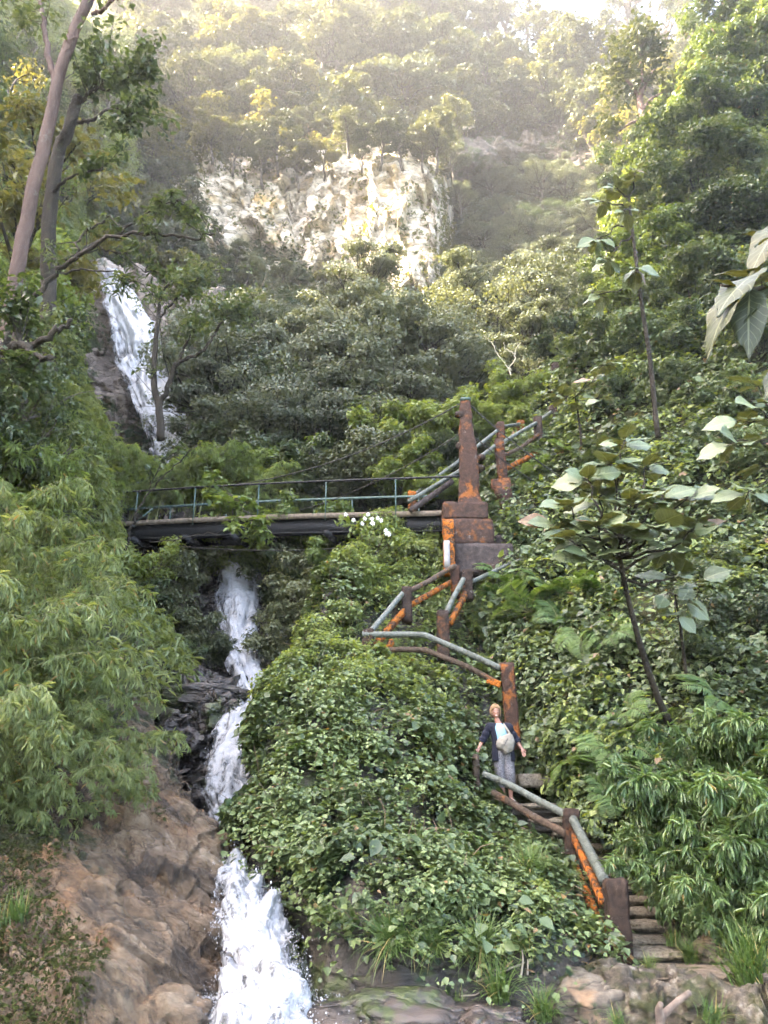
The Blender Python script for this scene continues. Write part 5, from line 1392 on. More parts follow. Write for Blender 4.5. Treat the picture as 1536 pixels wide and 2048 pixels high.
# close branch that hangs in at the right edge
t = thing('overhanging_branch', 'close branch of huge pale and olive leaves at the right edge', 'branch', at(1640, 560, 3.6))
mb = MB(); br = at_many(np.array([(3600, 900, 4.6), (2900, 640, 4.4), (2200, 560, 4.0), (1760, 560, 3.6), (1640, 572, 3.4), (1560, 575, 3.3), (1500, 578, 3.25), (1440, 570, 3.2)], float)); br = _cr(br, 40)
mb.tube(br, np.linspace(.045, .006, 40), 7); rgb = np.random.default_rng(77); Vs, Fs, off = [], [], 0
for (x0, y0, x1, y1, Y0, Y1, L, roll) in [(1520, 545, 1412, 588, 3.25, 3.05, .33, .25), (1540, 560, 1420, 590, 3.3, 3.2, .27, .1), (1500, 580, 1490, 690, 3.22, 3.1, .30, 1.25), (1480, 572, 1390, 690, 3.2, 3.05, .33, 1.15), (1560, 560, 1440, 520, 3.35, 3.5, .28, .2), (1570, 470, 1500, 470, 3.3, 3.2, .30, .35), (1580, 430, 1470, 530, 3.4, 3.3, .33, 1.1), (1620, 700, 1510, 750, 3.3, 3.1, .32, .4), (1560, 640, 1540, 560, 3.3, 3.25, .2, .9), (1540, 575, 1452, 640, 3.25, 3.15, .26, .9), (1470, 572, 1420, 548, 3.2, 3.2, .18, .3), (1600, 590, 1528, 690, 3.35, 3.3, .26, 1.1), (1560, 480, 1488, 448, 3.5, 3.45, .22, .6)]:
    a, b_ = at(x0, y0, Y0), at(x1, y1, Y1); d = nrm(b_ - a); n = np.array([0, 0, 1.0]); n = nrm(n - d * np.dot(n, d)); s = np.cross(n, d)
    n = n * math.cos(roll * .6) - np.array([.3, 1.0, .0]) * math.sin(roll * .6); n = nrm(n - d * np.dot(n, d))
    j = br[np.argmin(np.linalg.norm(br - a, axis=1))]; mb.tube([j, (j + a) / 2 + [0, 0, -.005], a], [.005, .004, .003], 5, False)
    V, Fq = big_leaf(a, d, n, np.linalg.norm(b_ - a) * (.92 + .1 * rgb.random()), rgb, .20, .24); Vs.append(V); Fs.append(np.array(Fq) + off); off += len(V)
mb.build('twig', B_GREY, t, True); L_NEAR = veined(leaf_mat('dark_olive_large_leaf', [(.026, .034, .016), (.042, .052, .026), (.070, .082, .044)], .52, .16, 1.0, .4, back=(.075, .075, .02), objrand=.05))
mesh_obj('leaves', np.concatenate(Vs), np.concatenate(Fs), L_NEAR, t, True, leaf_uv(np.concatenate(Vs)))

# ------------------------------------------------------------------ named trees on the left
def limb_tree(name, label, limbs, bmat, lmat, leaves, seed, leaf=.15, T=T_ELLIP, group=None, base=None, twigs=0, per=26):
    """limbs: list of (list of (px,py,Y), r0, r1); leaves: list of (px,py,Y,radius m,count)"""
    rng = np.random.default_rng(seed); mb = MB()
    L0 = at_many(np.array(limbs[0][0], float)); t = thing(name, label, 'tree', L0[0], group); curves = []
    for (pts, r0, r1) in limbs:
        c = at_many(np.array(pts, float)); k = 6 * (len(c) - 1) + 1; c = _cr(c, k)
        c[1:-1] += .02 * rng.normal(size=(k - 2, 3)) * (1 if r0 < .12 else .3)
        mb.tube(c, np.linspace(r0, r1, k), 12 if r0 > .1 else 7, True, seed, .14); curves.append((c, r0, r1))
    allp = np.concatenate([c for c, _, _ in curves[1:]] or [curves[0][0]])
    P, N, S = [], [], []
    for (px, py, Y, r, n) in leaves:
        c = at(px, py, Y)
        k = max(3, int(n / 40)); sub = c + rng.normal(size=(k, 3)) * r * np.array([.5, .5, .35])
        for q in sub:
            j = allp[np.argmin(np.linalg.norm(allp - q, axis=1) + rng.random(len(allp)) * .3)]
            w = curve_to(j, q, rng, .16, 6, .04); mb.tube(w, np.linspace(.011, .003, 6), 4, False)
            m = int(n / k); d = nrm(rng.normal(size=(m, 3))); f = rng.random(m) ** .5
            along = w[np.minimum((rng.uniform(.4, 1, m) * 5).astype(int), 5)]
            P.append(along + d * (f * r * .42)[:, None] * np.array([1, 1, .6])); N.append(nrm(d * .3 + np.array([0, 0, .7]) + rng.normal(size=(m, 3)) * .4)); S.append(leaf * rng.uniform(.6, 1.3, m))
    mb.build('trunk', bmat, t, True)
    if P:
        P, N, S = map(np.concatenate, (P, N, S)); D = frames(N, rng, .6); N = nrm(N - D * np.sum(N * D, 1, keepdims=True))
        V, Fc = leaf_geo(P, D, N, S, T); mesh_obj('crown', V, Fc, lmat, t)
    return t
limb_tree('pink_barked_tree', 'tall tree with a smooth pinkish trunk crossing the upper left corner', [
    ([(-10, 900, 13.2), (12, 700, 13.2), (38, 520, 13.1), (66, 380, 13.0), (98, 250, 13.0), (118, 150, 13.0), (150, 60, 13), (188, -30, 13), (230, -160, 13)], .15, .105),
    ([(112, 165, 13.0), (96, 110, 13.1), (88, 40, 13.2), (78, -60, 13.3)], .075, .05),
    ([(118, 130, 12.95), (140, 90, 12.9), (165, 50, 12.8)], .05, .02),
    ([(185, 30, 13), (205, 20, 12.8), (228, -5, 12.6)], .05, .03)],
    B_PINK, L_MID, [(60, -20, 12.6, .9, 200), (230, -30, 12.6, .9, 200)], 601)
limb_tree('broken_tree', 'dark broken off trunk with twisted leafy side branches beside the pink trunk', [
    ([(96, 760, 13.9), (96, 600, 13.9), (97, 480, 13.8), (103, 395, 13.7), (118, 300, 13.6), (134, 270, 13.6), (148, 220, 13.6), (157, 195, 13.6)], .17, .11),
    ([(157, 245, 13.6), (190, 235, 13.3), (230, 215, 13.0), (265, 222, 12.8)], .045, .012),
    ([(160, 205, 13.6), (190, 180, 13.3), (225, 175, 13.1), (262, 150, 12.9), (290, 120, 12.7)], .04, .01),
    ([(118, 300, 13.6), (128, 270, 13.4), (155, 230, 13.3)], .06, .04),
    ([(105, 385, 13.6), (150, 350, 13.2), (205, 340, 12.9)], .04, .012)],
    B_DARK, L_MID, [(200, 110, 13, .7, 260), (250, 150, 12.8, .7, 300), (290, 190, 12.7, .6, 260), (180, 60, 13.2, .7, 220), (230, 240, 12.9, .6, 240), (300, 110, 12.6, .6, 200), (200, 320, 12.9, .5, 180), (150, 150, 13.4, .6, 200), (270, 260, 12.8, .5, 160)], 602)
limb_tree('arching_branch_tree', 'thin dark tree whose long arching branch ends in a tuft of drooping leaves', [
    ([(-40, 800, 9.6), (10, 690, 9.6), (40, 630, 9.5), (90, 570, 9.4), (150, 515, 9.3), (215, 478, 9.2), (300, 466, 9.1), (380, 474, 9.0), (430, 468, 8.9)], .055, .012),
    ([(150, 515, 9.3), (170, 465, 9.3), (215, 440, 9.3), (250, 455, 9.2)], .02, .008),
    ([(230, 475, 9.2), (300, 425, 9.0), (350, 400, 8.9)], .016, .006),
    ([(120, 545, 9.35), (190, 540, 9.2), (260, 560, 9.1), (330, 600, 9.0)], .016, .005),
    ([(180, 495, 9.3), (240, 505, 9.2), (290, 545, 9.1)], .012, .005)],
    B_DARK, L_MID, [(420, 470, 8.9, .22, 90), (360, 410, 8.9, .3, 130), (330, 440, 9, .3, 100), (300, 560, 9.1, .35, 120), (260, 500, 9.2, .35, 120), (200, 430, 9.3, .35, 130), (390, 440, 8.9, .2, 70), (230, 570, 9.2, .35, 110), (100, 520, 9.4, .3, 90), (320, 500, 9.05, .3, 80)], 603, .12, T_LANCE3)
limb_tree('forked_tree', 'dark forked tree standing in front of the upper fall', [
    ([(322, 880, 22.6), (318, 815, 22.5), (308, 770, 22.5), (310, 700, 22.5), (316, 640, 22.5), (322, 590, 22.5), (345, 560, 22.4)], .13, .04),
    ([(318, 812, 22.5), (335, 775, 22.4), (352, 732, 22.3), (378, 715, 22.2), (410, 700, 22.1), (432, 660, 22), (455, 630, 21.9)], .09, .03),
    ([(352, 732, 22.3), (372, 690, 22.2), (392, 650, 22.1)], .06, .02),
    ([(316, 640, 22.5), (340, 610, 22.3), (370, 580, 22.1)], .05, .02)],
    B_DARK, L_MID, [(350, 565, 22.3, .8, 240), (295, 585, 22.6, .5, 60), (255, 560, 22.6, .5, 50), (300, 680, 22.6, .35, 40), (275, 740, 22.6, .4, 50), (380, 570, 22.1, 1.1, 330), (430, 590, 22, 1.1, 330), (460, 630, 21.8, 1.0, 320), (400, 620, 22, 1.0, 300), (370, 530, 22.3, .9, 260), (430, 540, 22.1, 1.0, 260), (480, 600, 21.8, .8, 220), (380, 660, 22, .7, 160)], 604, .17)
limb_tree('mossy_branch', 'thick dark mossy limb reaching in low from the left edge above the bamboo', [
    ([(-60, 760, 8.8), (0, 700, 8.7), (60, 690, 8.6), (110, 665, 8.5), (145, 640, 8.5)], .07, .025),
    ([(40, 693, 8.6), (70, 712, 8.5), (105, 715, 8.45)], .05, .03)],
    B_DARK, L_MID, [(40, 620, 8.7, .5, 200), (20, 560, 8.8, .5, 180), (60, 780, 8.6, .5, 180)], 605, .13)
limb_tree('bare_branch', 'thin dark bare sapling leaning right in front of the left end of the footbridge', [
    ([(250, 1100, 16.6), (270, 1035, 16.5), (298, 985, 16.4), (350, 930, 16.2), (395, 890, 16)], .03, .010),
    ([(298, 985, 16.4), (306, 960, 16.4)], .015, .008)], B_DARK, L_MID, [(392, 885, 16, .4, 40), (330, 940, 16.2, .4, 40)], 606)
limb_tree('pale_barked_tree', 'pale barked leaning tree with bare limbs at the top right among hazy crowns', [
    ([(1305, 300, 40), (1293, 255, 40), (1284, 225, 40), (1280, 195, 40), (1292, 165, 40), (1310, 140, 40)], .32, .1),
    ([(1290, 240, 40), (1262, 246, 39.5), (1240, 262, 39.2)], .12, .05), ([(1281, 200, 40), (1262, 170, 40), (1240, 150, 40)], .14, .05), ([(1284, 225, 40), (1300, 200, 39.6), (1325, 185, 39.4)], .12, .05), ([(1280, 196, 40), (1284, 150, 40), (1278, 100, 40)], .14, .05)],
    B_PINK, L_OLIVE, [(1230, 120, 40, 2.0, 360), (1280, 90, 40, 2.2, 420), (1330, 110, 40, 2.0, 360), (1220, 170, 40, 1.6, 240), (1330, 170, 39.6, 1.5, 220), (1200, 230, 39.5, 1.4, 200), (1260, 50, 40, 1.8, 300), (1320, 60, 40, 1.8, 300)], 607, .3, T_BLOB)
limb_tree('bare_twig', 'pale leafless twig standing up behind the top of the bridge tower', [
    ([(1022, 750, 25), (1020, 735, 25), (1030, 712, 25), (1012, 698, 25), (1008, 685, 25)], .03, .012), ([(1020, 740, 25), (1000, 715, 25), (985, 690, 25), (968, 672, 25)], .025, .01), ([(1028, 714, 25), (1034, 695, 25), (1042, 685, 25)], .015, .008)], plain('bare_pale_wood', (.40, .36, .27), .8), L_MID, [], 608)
# white flowers beside the bridge
t = thing('flowering_shrub', 'small leafy shrub with white flowers in front of the footbridge girder', 'shrub', at(735, 1080, 17))
rf = np.random.default_rng(88); V, Fc = clump_leaves(np.array([at(690, 1045, 17.1), at(740, 1040, 17.0), at(775, 1055, 17.0), at(720, 1060, 17.1), at(800, 1080, 17.0)]), np.array([.28, .34, .24, .3, .25]), 70, rf, .13, .7, .5, .4, T_ELLIP)
mesh_obj('foliage', V, Fc, L_LIME, t)
mb = MB()
for q in range(5): mb.tube(curve_to(at(745, 1120, 17.2), at(690 + 27 * q, 1050, 17.0), rf, .1, 6), np.linspace(.012, .004, 6), 4, False)
mb.build('stems', B_DARK, t, True)
M_PETAL = plain('white_petal', (.8, .8, .76), .5, var=.05)
for (x, y) in [(732, 1040), (745, 1036), (740, 1048), (772, 1068), (778, 1062), (760, 1048), (690, 1030), (752, 1043), (736, 1033), (768, 1058), (782, 1070), (700, 1036), (726, 1047), (757, 1036)]:
    P = np.repeat(at(x + rf.normal() * 4, y + rf.normal() * 4, 16.62)[None], 6, 0); a = np.arange(6) * 1.05 + rf.random()
    N = nrm(np.stack([.5 * np.cos(a), .5 * np.sin(a) - .5, 0 * a + .5], -1)); D = nrm(np.stack([np.cos(a), -.2 + 0 * a, np.sin(a)], -1)); N = nrm(N - D * np.sum(N * D, 1, keepdims=True))
    leaf_obj('flower', P, D, N, np.full(6, .055), T_OVATE, M_PETAL, t)
# drooping leafy twigs that hang over the girder
limb_tree('hanging_twig', 'pale leafy twig drooping across the footbridge girder left of its middle', [
    ([(430, 960, 16.8), (470, 1000, 16.7), (510, 1040, 16.6), (545, 1065, 16.6)], .014, .005), ([(300, 1085, 17.2), (370, 1075, 17.0), (440, 1062, 16.8), (500, 1062, 16.7)], .012, .004), ([(470, 1000, 16.7), (440, 1030, 16.7), (430, 1050, 16.7)], .01, .004)],
    B_GREY, L_LIME, [(520, 1060, 16.6, .45, 150), (480, 1040, 16.7, .45, 140), (440, 1010, 16.8, .5, 150), (500, 1000, 16.8, .4, 110), (545, 1080, 16.5, .3, 80), (420, 960, 17, .5, 130)], 610, .17)

# ------------------------------------------------------------------ boulders, driftwood, twigs
def boulder(label, px, py, Y, size, seed, mat=M_MOUNDROCK):
    bm = bmesh.new(); bmesh.ops.create_icosphere(bm, subdivisions=5, radius=1)
    V = np.array([v.co[:] for v in bm.verts]); Fc = [tuple(v.index for v in f.verts) for f in bm.faces]; bm.free()
    q = np.round((V * 1.1 + seed * 3.7) * 2.2) * .0 + V
    d = 1 + .38 * fbm(q * 1.1 + seed, 3, seed) + .14 * np.round(vnoise(q * 2.6 + seed, seed) * 2.5) / 2.5 + .05 * fbm(q * 6, 3, seed)
    V = V * d[:, None] * np.array(size)
    o = mesh_obj('boulder', V + at(px, py, Y), Fc, mat); tag(o, label, 'boulder'); return o
M_PALEB = rock_mat('lichened_boulder', (.022, .017, .012), (.07, .055, .04), (.17, .14, .105), (0, R(20), 0), .30, .6, (.22, .13, .07), 1.6)
boulder('big pale topped boulder at the left end of the landing', 1170, 2000, 7.75, (.42, .4, .26), 3, M_PALEB)
boulder('angular mossy boulder left of the landing at the waterline', 1060, 2000, 7.8, (.26, .28, .26), 5, M_PALEB)
boulder('brown boulder half under leaves above the landing', 1110, 1905, 8.5, (.3, .3, .16), 8, M_PALEB)
boulder('dark wet boulder at the foot of the knoll, left of the dead twigs', 800, 2040, 7.2, (.6, .5, .2), 11, M_DARKROCK)
boulder('small dark stone in front of the knoll under the dead twigs', 960, 2060, 7.1, (.4, .4, .16), 13, M_DARKROCK)
boulder('stone at the right end of the bottom step under the bamboo', 1460, 1910, 8.9, (.32, .3, .2), 15, M_PALEB)
boulder('wet reddish stone in the spray at the left foot of the lowest fall', 330, 2040, 7.0, (.35, .4, .2), 17, M_SLAB)
boulder('dark ledge stone above the white chute', 400, 1395, 13.9, (.8, .6, .2), 19, M_DARKROCK)
dw = thing('driftwood', 'forked piece of pale driftwood leaning on the rubble wall', 'driftwood', at(1320, 2060, 6.8))
MB().tube(_cr(at_many(np.array([(1325, 2085, 6.8), (1322, 2040, 6.85), (1345, 2012, 6.9), (1380, 1985, 6.95)], float)), 16), np.linspace(.042, .022, 16), 10, True, 3, .3).tube(_cr(at_many(np.array([(1322, 2040, 6.85), (1318, 2020, 6.8), (1322, 2008, 6.75)], float)), 8), np.linspace(.036, .02, 8), 8, True, 5, .2).build('branch', bark('grey_driftwood', (.06, .042, .034), (.19, .145, .115)), dw, True)
tg = thing('dead_twigs', 'bundle of dead grey twigs lying on the dark rock under the knoll', 'twigs', at(1000, 1950, 7.6))
for pts in ([(950, 1965, 7.6), (1000, 1945, 7.55), (1050, 1925, 7.6)], [(955, 1950, 7.65), (1000, 1938, 7.6), (1040, 1932, 7.6)], [(948, 1958, 7.6), (968, 1910, 7.65), (975, 1880, 7.7)], [(1042, 1955, 7.5), (1046, 1920, 7.55), (1044, 1900, 7.6)], [(1055, 1950, 7.5), (1056, 1918, 7.55)], [(922, 1992, 7.5), (950, 1990, 7.5), (965, 1980, 7.5)]):
    MB().tube(_cr(at_many(np.array(pts, float)), 12), np.linspace(.010, .005, 12), 5, True, 2, .2).build('twig', plain('dead_twig_wood', (.20, .17, .135), .85), tg, True)
om = thing('marker_post', 'small leaning bar with orange lichen among leaves under the footbridge', 'post', at(668, 1140, 17.5))
bar('crossbar', [(652, 1128, 17.4), (690, 1124, 17.3)], .06, .12, M_ORANGE, om, 41); bar('upright', [(668, 1128, 17.38), (664, 1162, 17.38)], .06, .08, M_ORANGE, om, 42)
# brown drooping dead fronds by the grass tuft
t = thing('dead_fern', 'withered pale brown fern hanging below the bright grass tuft on the knoll', 'fern', at(1070, 1790, 8.9))
P, D = [], []
for k in range(26):
    P.append(at(1062 + rf.normal() * 12, 1785 + rf.normal() * 6, 8.85)); D.append(nrm(np.array([rf.normal() * .25, -.2, -1.0])))
P, D = np.array(P), np.array(D); N = nrm(np.cross(D, np.array([1.0, .3, 0]))); leaf_obj('fronds', P, D, N, rf.uniform(.12, .3, 26), T_LANCE, L_DRY, t)
# ------------------------------------------------------------------ the woman on the stairs
def lathe_path(secs, n=28):
    """secs: list of (centre(3), half-width x, half-depth y, squareness) -> closed tube of elliptical rings in world-up planes"""
    V = []
    for (c, rx, ry) in secs:
        for k in range(n):
            a = 2 * math.pi * k / n
            V.append((c[0] + rx * math.cos(a), c[1] + ry * math.sin(a), c[2]))
    m = len(secs)
    Fc = [(i * n + k, i * n + (k + 1) % n, (i + 1) * n + (k + 1) % n, (i + 1) * n + k) for i in range(m - 1) for k in range(n)]
    return np.array(V), Fc

def smooth_secs(secs, k):
    a = np.array([[*c, rx, ry] for c, rx, ry in secs], float); a = _cr(a, k)
    return [((r[0], r[1], r[2]), max(r[3], .004), max(r[4], .004)) for r in a]

WY = 12.95
wbase = at(1011, 1604, WY)
WS = 1.0
wm = thing('person', 'smiling woman in navy cardigan and pale blue top standing with spread arms on the stairs', 'person', wbase)
def wp(x, y, z): return np.array([x, y, z]) * WS + wbase       # x to the right of the picture, y away from the viewer
def px2(px, py): return ((px - 1011) * .00808, (1604 - py) * .00808)

SKIN = NT('skin'); p = SKIN.obj()
c = SKIN.ramp(SKIN.noise(p, 9, 4), [(.35, (.33, .155, .11)), (.7, (.42, .22, .16))])
xb = SKIN.n('ShaderNodeBsdfPrincipled'); SKIN.l(c, xb.inputs['Base Color']); xb.inputs['Roughness'].default_value = .5
xb.inputs['Subsurface Weight'].default_value = .1; xb.inputs['Subsurface Radius'].default_value = (.02, .008, .004)
M_SKIN = SKIN.done(xb.outputs[0])
M_NAVY = plain('navy_knit', (.004, .0055, .016), .95, var=.4, scale=60)
M_SHIRT = plain('pale_blue_cotton', (.22, .40, .50), .85, var=.08, scale=20)
tt = NT('patterned_grey_cloth'); q = tt.obj()
ck = tt.vor(q, 55); M_TROUS = tt.done(tt.bsdf(tt.mix(tt.ramp(tt.noise(q, 70, 3, .7), [(.44, 0), (.54, 1)]), (.22, .215, .225, 1), (.07, .068, .082, 1)), .9, .2))
M_HAIR = bark('short_blond_hair', (.12, .07, .038), (.36, .225, .125), None, 14)
M_BAG = plain('beige_canvas', (.21, .19, .16), .85, var=.15, scale=18)
M_STRAP = plain('dark_grey_strap', (.025, .025, .028), .8)
M_WHITE = plain('white_sandal', (.42, .41, .39), .6)

# body: one continuous skin surface grown on a skeleton, fingers included
verts, edges, rads = [], [], []
def sk(pos, r, parent=None):
    verts.append(np.array(pos, float)); rads.append(r if hasattr(r, '__len__') else (r, r))
    if parent is not None: edges.append((parent, len(verts) - 1))
    return len(verts) - 1
pel = sk((.0, .0, .84), (.135, .10)); ab = sk((-.012, .0, 1.0), (.115, .085), pel); ch = sk((-.03, .0, 1.17), (.125, .09), ab)
nb = sk((-.058, .0, 1.285), (.06, .055), ch); nk = sk((-.08, -.01, 1.345), (.046, .05), nb); hd = sk((-.10, -.015, 1.40), (.05, .055), nk)
def arm(S, E, W, side):
    a = sk(S, .052, ch); m = sk(np.array(S) * .5 + np.array(E) * .5, .044, a); e = sk(E, .038, m); f = sk(np.array(E) * .55 + np.array(W) * .45, .036, e); w_ = sk(W, .025, f)
    return w_
def hand(w_, W, d, across, nrmv, L=.17):
    """palm, four unequal bent fingers and a thumb leaving the side of the palm"""
    d, across, nrmv = nrm(np.array(d, float)), nrm(np.array(across, float)), nrm(np.array(nrmv, float)); W = np.array(W, float)
    pm = sk(W + d * .045, (.028, .017), w_)
    for k, (o, l) in enumerate(((-.029, .060), (-.010, .070), (.010, .066), (.028, .052))):
        kn = W + d * (.088 - abs(o) * .2) + across * o
        a = sk(kn, .0095, pm); b = sk(kn + nrm(d + nrmv * .35) * l * .45, .0088, a); c_ = sk(kn + nrm(d + nrmv * .35) * l * .45 + nrm(d + nrmv * .9) * l * .35, .008, b); sk(kn + nrm(d + nrmv * .35) * l * .45 + nrm(d + nrmv * .9) * l * .35 + nrm(d * .7 + nrmv) * l * .25, .0068, c_)
    th = W + d * .028 - across * .030
    a = sk(th, .0125, pm); b = sk(th + nrm(d - across * .9 + nrmv * .2) * .034, .0105, a); sk(b and verts[b] + nrm(d - across * .35 + nrmv * .3) * .028, .0085, b)
SL, EL, WL = (-.205, .0, 1.235), (-.335, .02, 1.035), (-.428, -.03, .865)
SR, ER, WR = (.105, .0, 1.225), (.238, .02, 1.015), (.315, -.03, .875)
wl_ = arm(SL, EL, WL, -1); hand(wl_, WL, (-.45, -.25, -.80), (.75, -.3, -.35), (.2, -.3, -.85))
wr_ = arm(SR, ER, WR, 1); hand(wr_, WR, (.38, -.18, -.90), (-.8, -.35, -.25), (-.35, -.25, -.75))
for (hx, kx, ax, ky) in ((-.075, -.065, -.03, -.03), (.085, .09, .098, -.05)):
    h = sk((hx, 0, .78), .088, pel); k_ = sk((kx, ky, .44), .058, h); c_ = sk((kx * .6 + ax * .4, ky * .3, .30), .054, k_); an = sk((ax, .01, .085), .034, c_)
    hl = sk((ax, .012, .045), .036, an); ml = sk((ax + .01, -.08, .032), (.040, .024), hl); sk((ax + .014, -.155, .022), (.042, .017), ml)
me = bpy.data.meshes.new('body_skeleton'); me.from_pydata([tuple(v) for v in verts], edges, []); me.update()
bo = bpy.data.objects.new('body', me); COL.objects.link(bo)
md = bo.modifiers.new('Skin', 'SKIN'); md.use_smooth_shade = True
for i, r in enumerate(rads):
    sv = me.skin_vertices[0].data[i]; sv.radius = (r[0], r[1]); sv.use_root = (i == 0)
ms = bo.modifiers.new('Sub', 'SUBSURF'); ms.levels = 2; ms.render_levels = 2
dg = bpy.context.evaluated_depsgraph_get(); ev = bo.evaluated_get(dg); m2 = bpy.data.meshes.new_from_object(ev)
bo.modifiers.clear(); bo.data = m2; bpy.data.meshes.remove(me)
# head, shaped and joined to the same mesh
bm = bmesh.new(); bm.from_mesh(m2)
hb = bmesh.ops.create_uvsphere(bm, u_segments=32, v_segments=24, radius=1.0)['verts']
HC = np.array([-.105, -.02, 1.485])
for v in hb:
    x, y, z = v.co
    jaw = 1 - .26 * max(0, -z) ** 1.3
    X = .072 * x * jaw; Yv = .092 * y * (1 - .12 * max(0, -z)); Z = .115 * z
    if y < 0:
        fx = math.exp(-(x / .20) ** 2)
        Yv -= .020 * fx * math.exp(-((z + .18) / .20) ** 2)                 # nose
        Yv += .010 * math.exp(-((abs(x) - .38) / .2) ** 2) * math.exp(-((z - .08) / .14) ** 2)   # eye sockets
        Yv -= .008 * math.exp(-((abs(x) - .5) / .25) ** 2) * math.exp(-((z + .25) / .22) ** 2)     # smiling cheeks
        Yv -= .008 * math.exp(-(x / .4) ** 2) * math.exp(-((z + .86) / .18) ** 2)                # chin
    # turned slightly towards the viewer's left
    v.co = (HC[0] + X, HC[1] + Yv, HC[2] + Z)
bm.to_mesh(m2); bm.free()
m2.polygons.foreach_set('use_smooth', np.ones(len(m2.polygons), bool)); m2.materials.clear(); m2.materials.append(M_SKIN)
bo.parent = wm
def wpart(name, V, Fc, mat, parent=wm, smooth=True):
    return mesh_obj(name, np.asarray(V) + wbase, Fc, mat, parent, smooth) if parent is wm else mesh_obj(name, np.asarray(V) + wbase, Fc, mat, parent, smooth)
def solid(V, Fc, th):
    """give an open sheet thickness"""
    bm = bmesh.new(); vs_ = [bm.verts.new(tuple(v)) for v in V]
    for f in Fc:
        try: bm.faces.new([vs_[i] for i in f])
        except ValueError: pass
    bmesh.ops.recalc_face_normals(bm, faces=bm.faces); bmesh.ops.solidify(bm, geom=list(bm.faces), thickness=th)
    bm.verts.index_update(); V2 = [v.co[:] for v in bm.verts]; F2 = [tuple(v.index for v in f.verts) for f in bm.faces]; bm.free(); return np.array(V2), F2
# ears, eyes, brows, smile, glasses
def ball(c, r, mat, name, sc=(1, 1, 1)):
    bm = bmesh.new(); bmesh.ops.create_uvsphere(bm, u_segments=14, v_segments=10, radius=r)
    V = np.array([v.co[:] for v in bm.verts]) * np.array(sc); Fc = [tuple(v.index for v in f.verts) for f in bm.faces]; bm.free()
    return wpart(name, V + np.array(c), Fc, mat)
for s in (-1, 1):
    ball(HC + [s * .070, .008, -.005], .022, M_SKIN, 'ear', (.4, .7, 1.25))
    ball(HC + [s * .028, -.080, .008], .0105, plain('eye_white', (.7, .7, .68), .2, var=.02), 'eye', (1.2, .6, .8))
    ball(HC + [s * .028, -.087, .008], .0055, plain('dark_iris', (.03, .025, .02), .2), 'iris', (1, .5, 1))
    MB().tube([HC + wbase + np.array([s * .012, -.088, .031]), HC + wbase + np.array([s * .030, -.088, .036]), HC + wbase + np.array([s * .046, -.078, .029])], [.003, .004, .002], 5).build('eyebrow', M_HAIR, wm)
    a = np.linspace(0, 2 * math.pi, 17)[:-1]; ring = [HC + wbase + np.array([s * .029 + .021 * math.cos(x), -.097 + .010 * abs(math.cos(x)) * (s * math.cos(x) > 0), .005 + .017 * math.sin(x)]) for x in a]
    gl = MB().tube(ring + [ring[0]], .0036, 5, False); gl.tube([HC + wbase + np.array([s * .050, -.088, .008]), HC + wbase + np.array([s * .071, .0, .008])], .002, 5); gl.build('glasses', plain('thin_reddish_frame', (.25, .08, .06), .3), wm)
sm = [(-.026, -.084, -.052), (-.014, -.094, -.061), (0, -.097, -.064), (.014, -.094, -.061), (.026, -.084, -.052)]
MB().tube([HC + wbase + np.array(q) for q in sm], [.004, .009, .010, .009, .004], 6).build('lips', plain('pink_lip', (.50, .14, .13), .4), wm)
MB().tube([HC + wbase + np.array(q) + [0, -.004, .002] for q in sm[1:4]], .0065, 5).build('teeth', plain('tooth_white', (.8, .78, .72), .3, var=.03), wm)
# hair: a thick displaced cap, open at the face
bm = bmesh.new(); bmesh.ops.create_uvsphere(bm, u_segments=60, v_segments=44, radius=1.0)
V = np.array([v.co[:] for v in bm.verts]); Fc = [tuple(v.index for v in f.verts) for f in bm.faces]; bm.free()
lock = ridged(np.stack([V[:, 0] * 7, V[:, 1] * 7, V[:, 2] * 2.2], -1), 3, 4)
open_face = (V[:, 1] < -.12) & (V[:, 2] < .46 - .30 * np.abs(V[:, 0]) + .10 * V[:, 0]) & (np.abs(V[:, 0]) < .76)
low = (V[:, 2] < -.72)
Vh = V * np.array([.085, .106, .120]) * (1 + .10 * lock + .06 * fbm(V * 4, 3, 8))[:, None] + HC + np.array([0, .020, .012])
keep = [f for f in Fc if not any(open_face[i] or low[i] for i in f)]
used = sorted({i for f in keep for i in f}); mp = {i: k for k, i in enumerate(used)}
Vs_, Fs_ = solid(Vh[used], [tuple(mp[i] for i in f) for f in keep], -.010)
wpart('hair', Vs_, Fs_, M_HAIR)
# blue top
secs = smooth_secs([((.0, -.005, .83), .150, .118), ((-.01, -.01, .95), .140, .118), ((-.02, -.012, 1.08), .150, .122), ((-.032, -.010, 1.18), .155, .120), ((-.045, -.004, 1.25), .125, .092), ((-.056, .0, 1.29), .082, .070)], 26)
V, Fc = lathe_path(secs); V += .006 * fbm(V * 9, 3, 2)[:, None]; wpart('top', V, Fc, M_SHIRT)
# printed motif on the top: a few dark strokes
for (a, b_) in (((-.055, 1.062), (-.018, 1.085)), ((-.02, 1.105), (.015, 1.095)), ((-.06, 1.02), (-.03, 1.045))):
    MB().tube([wp(a[0], -.136, a[1]), wp(b_[0], -.137, b_[1])], .004, 5).build('print', plain('faded_dark_print', (.08, .11, .14), .9), wm)
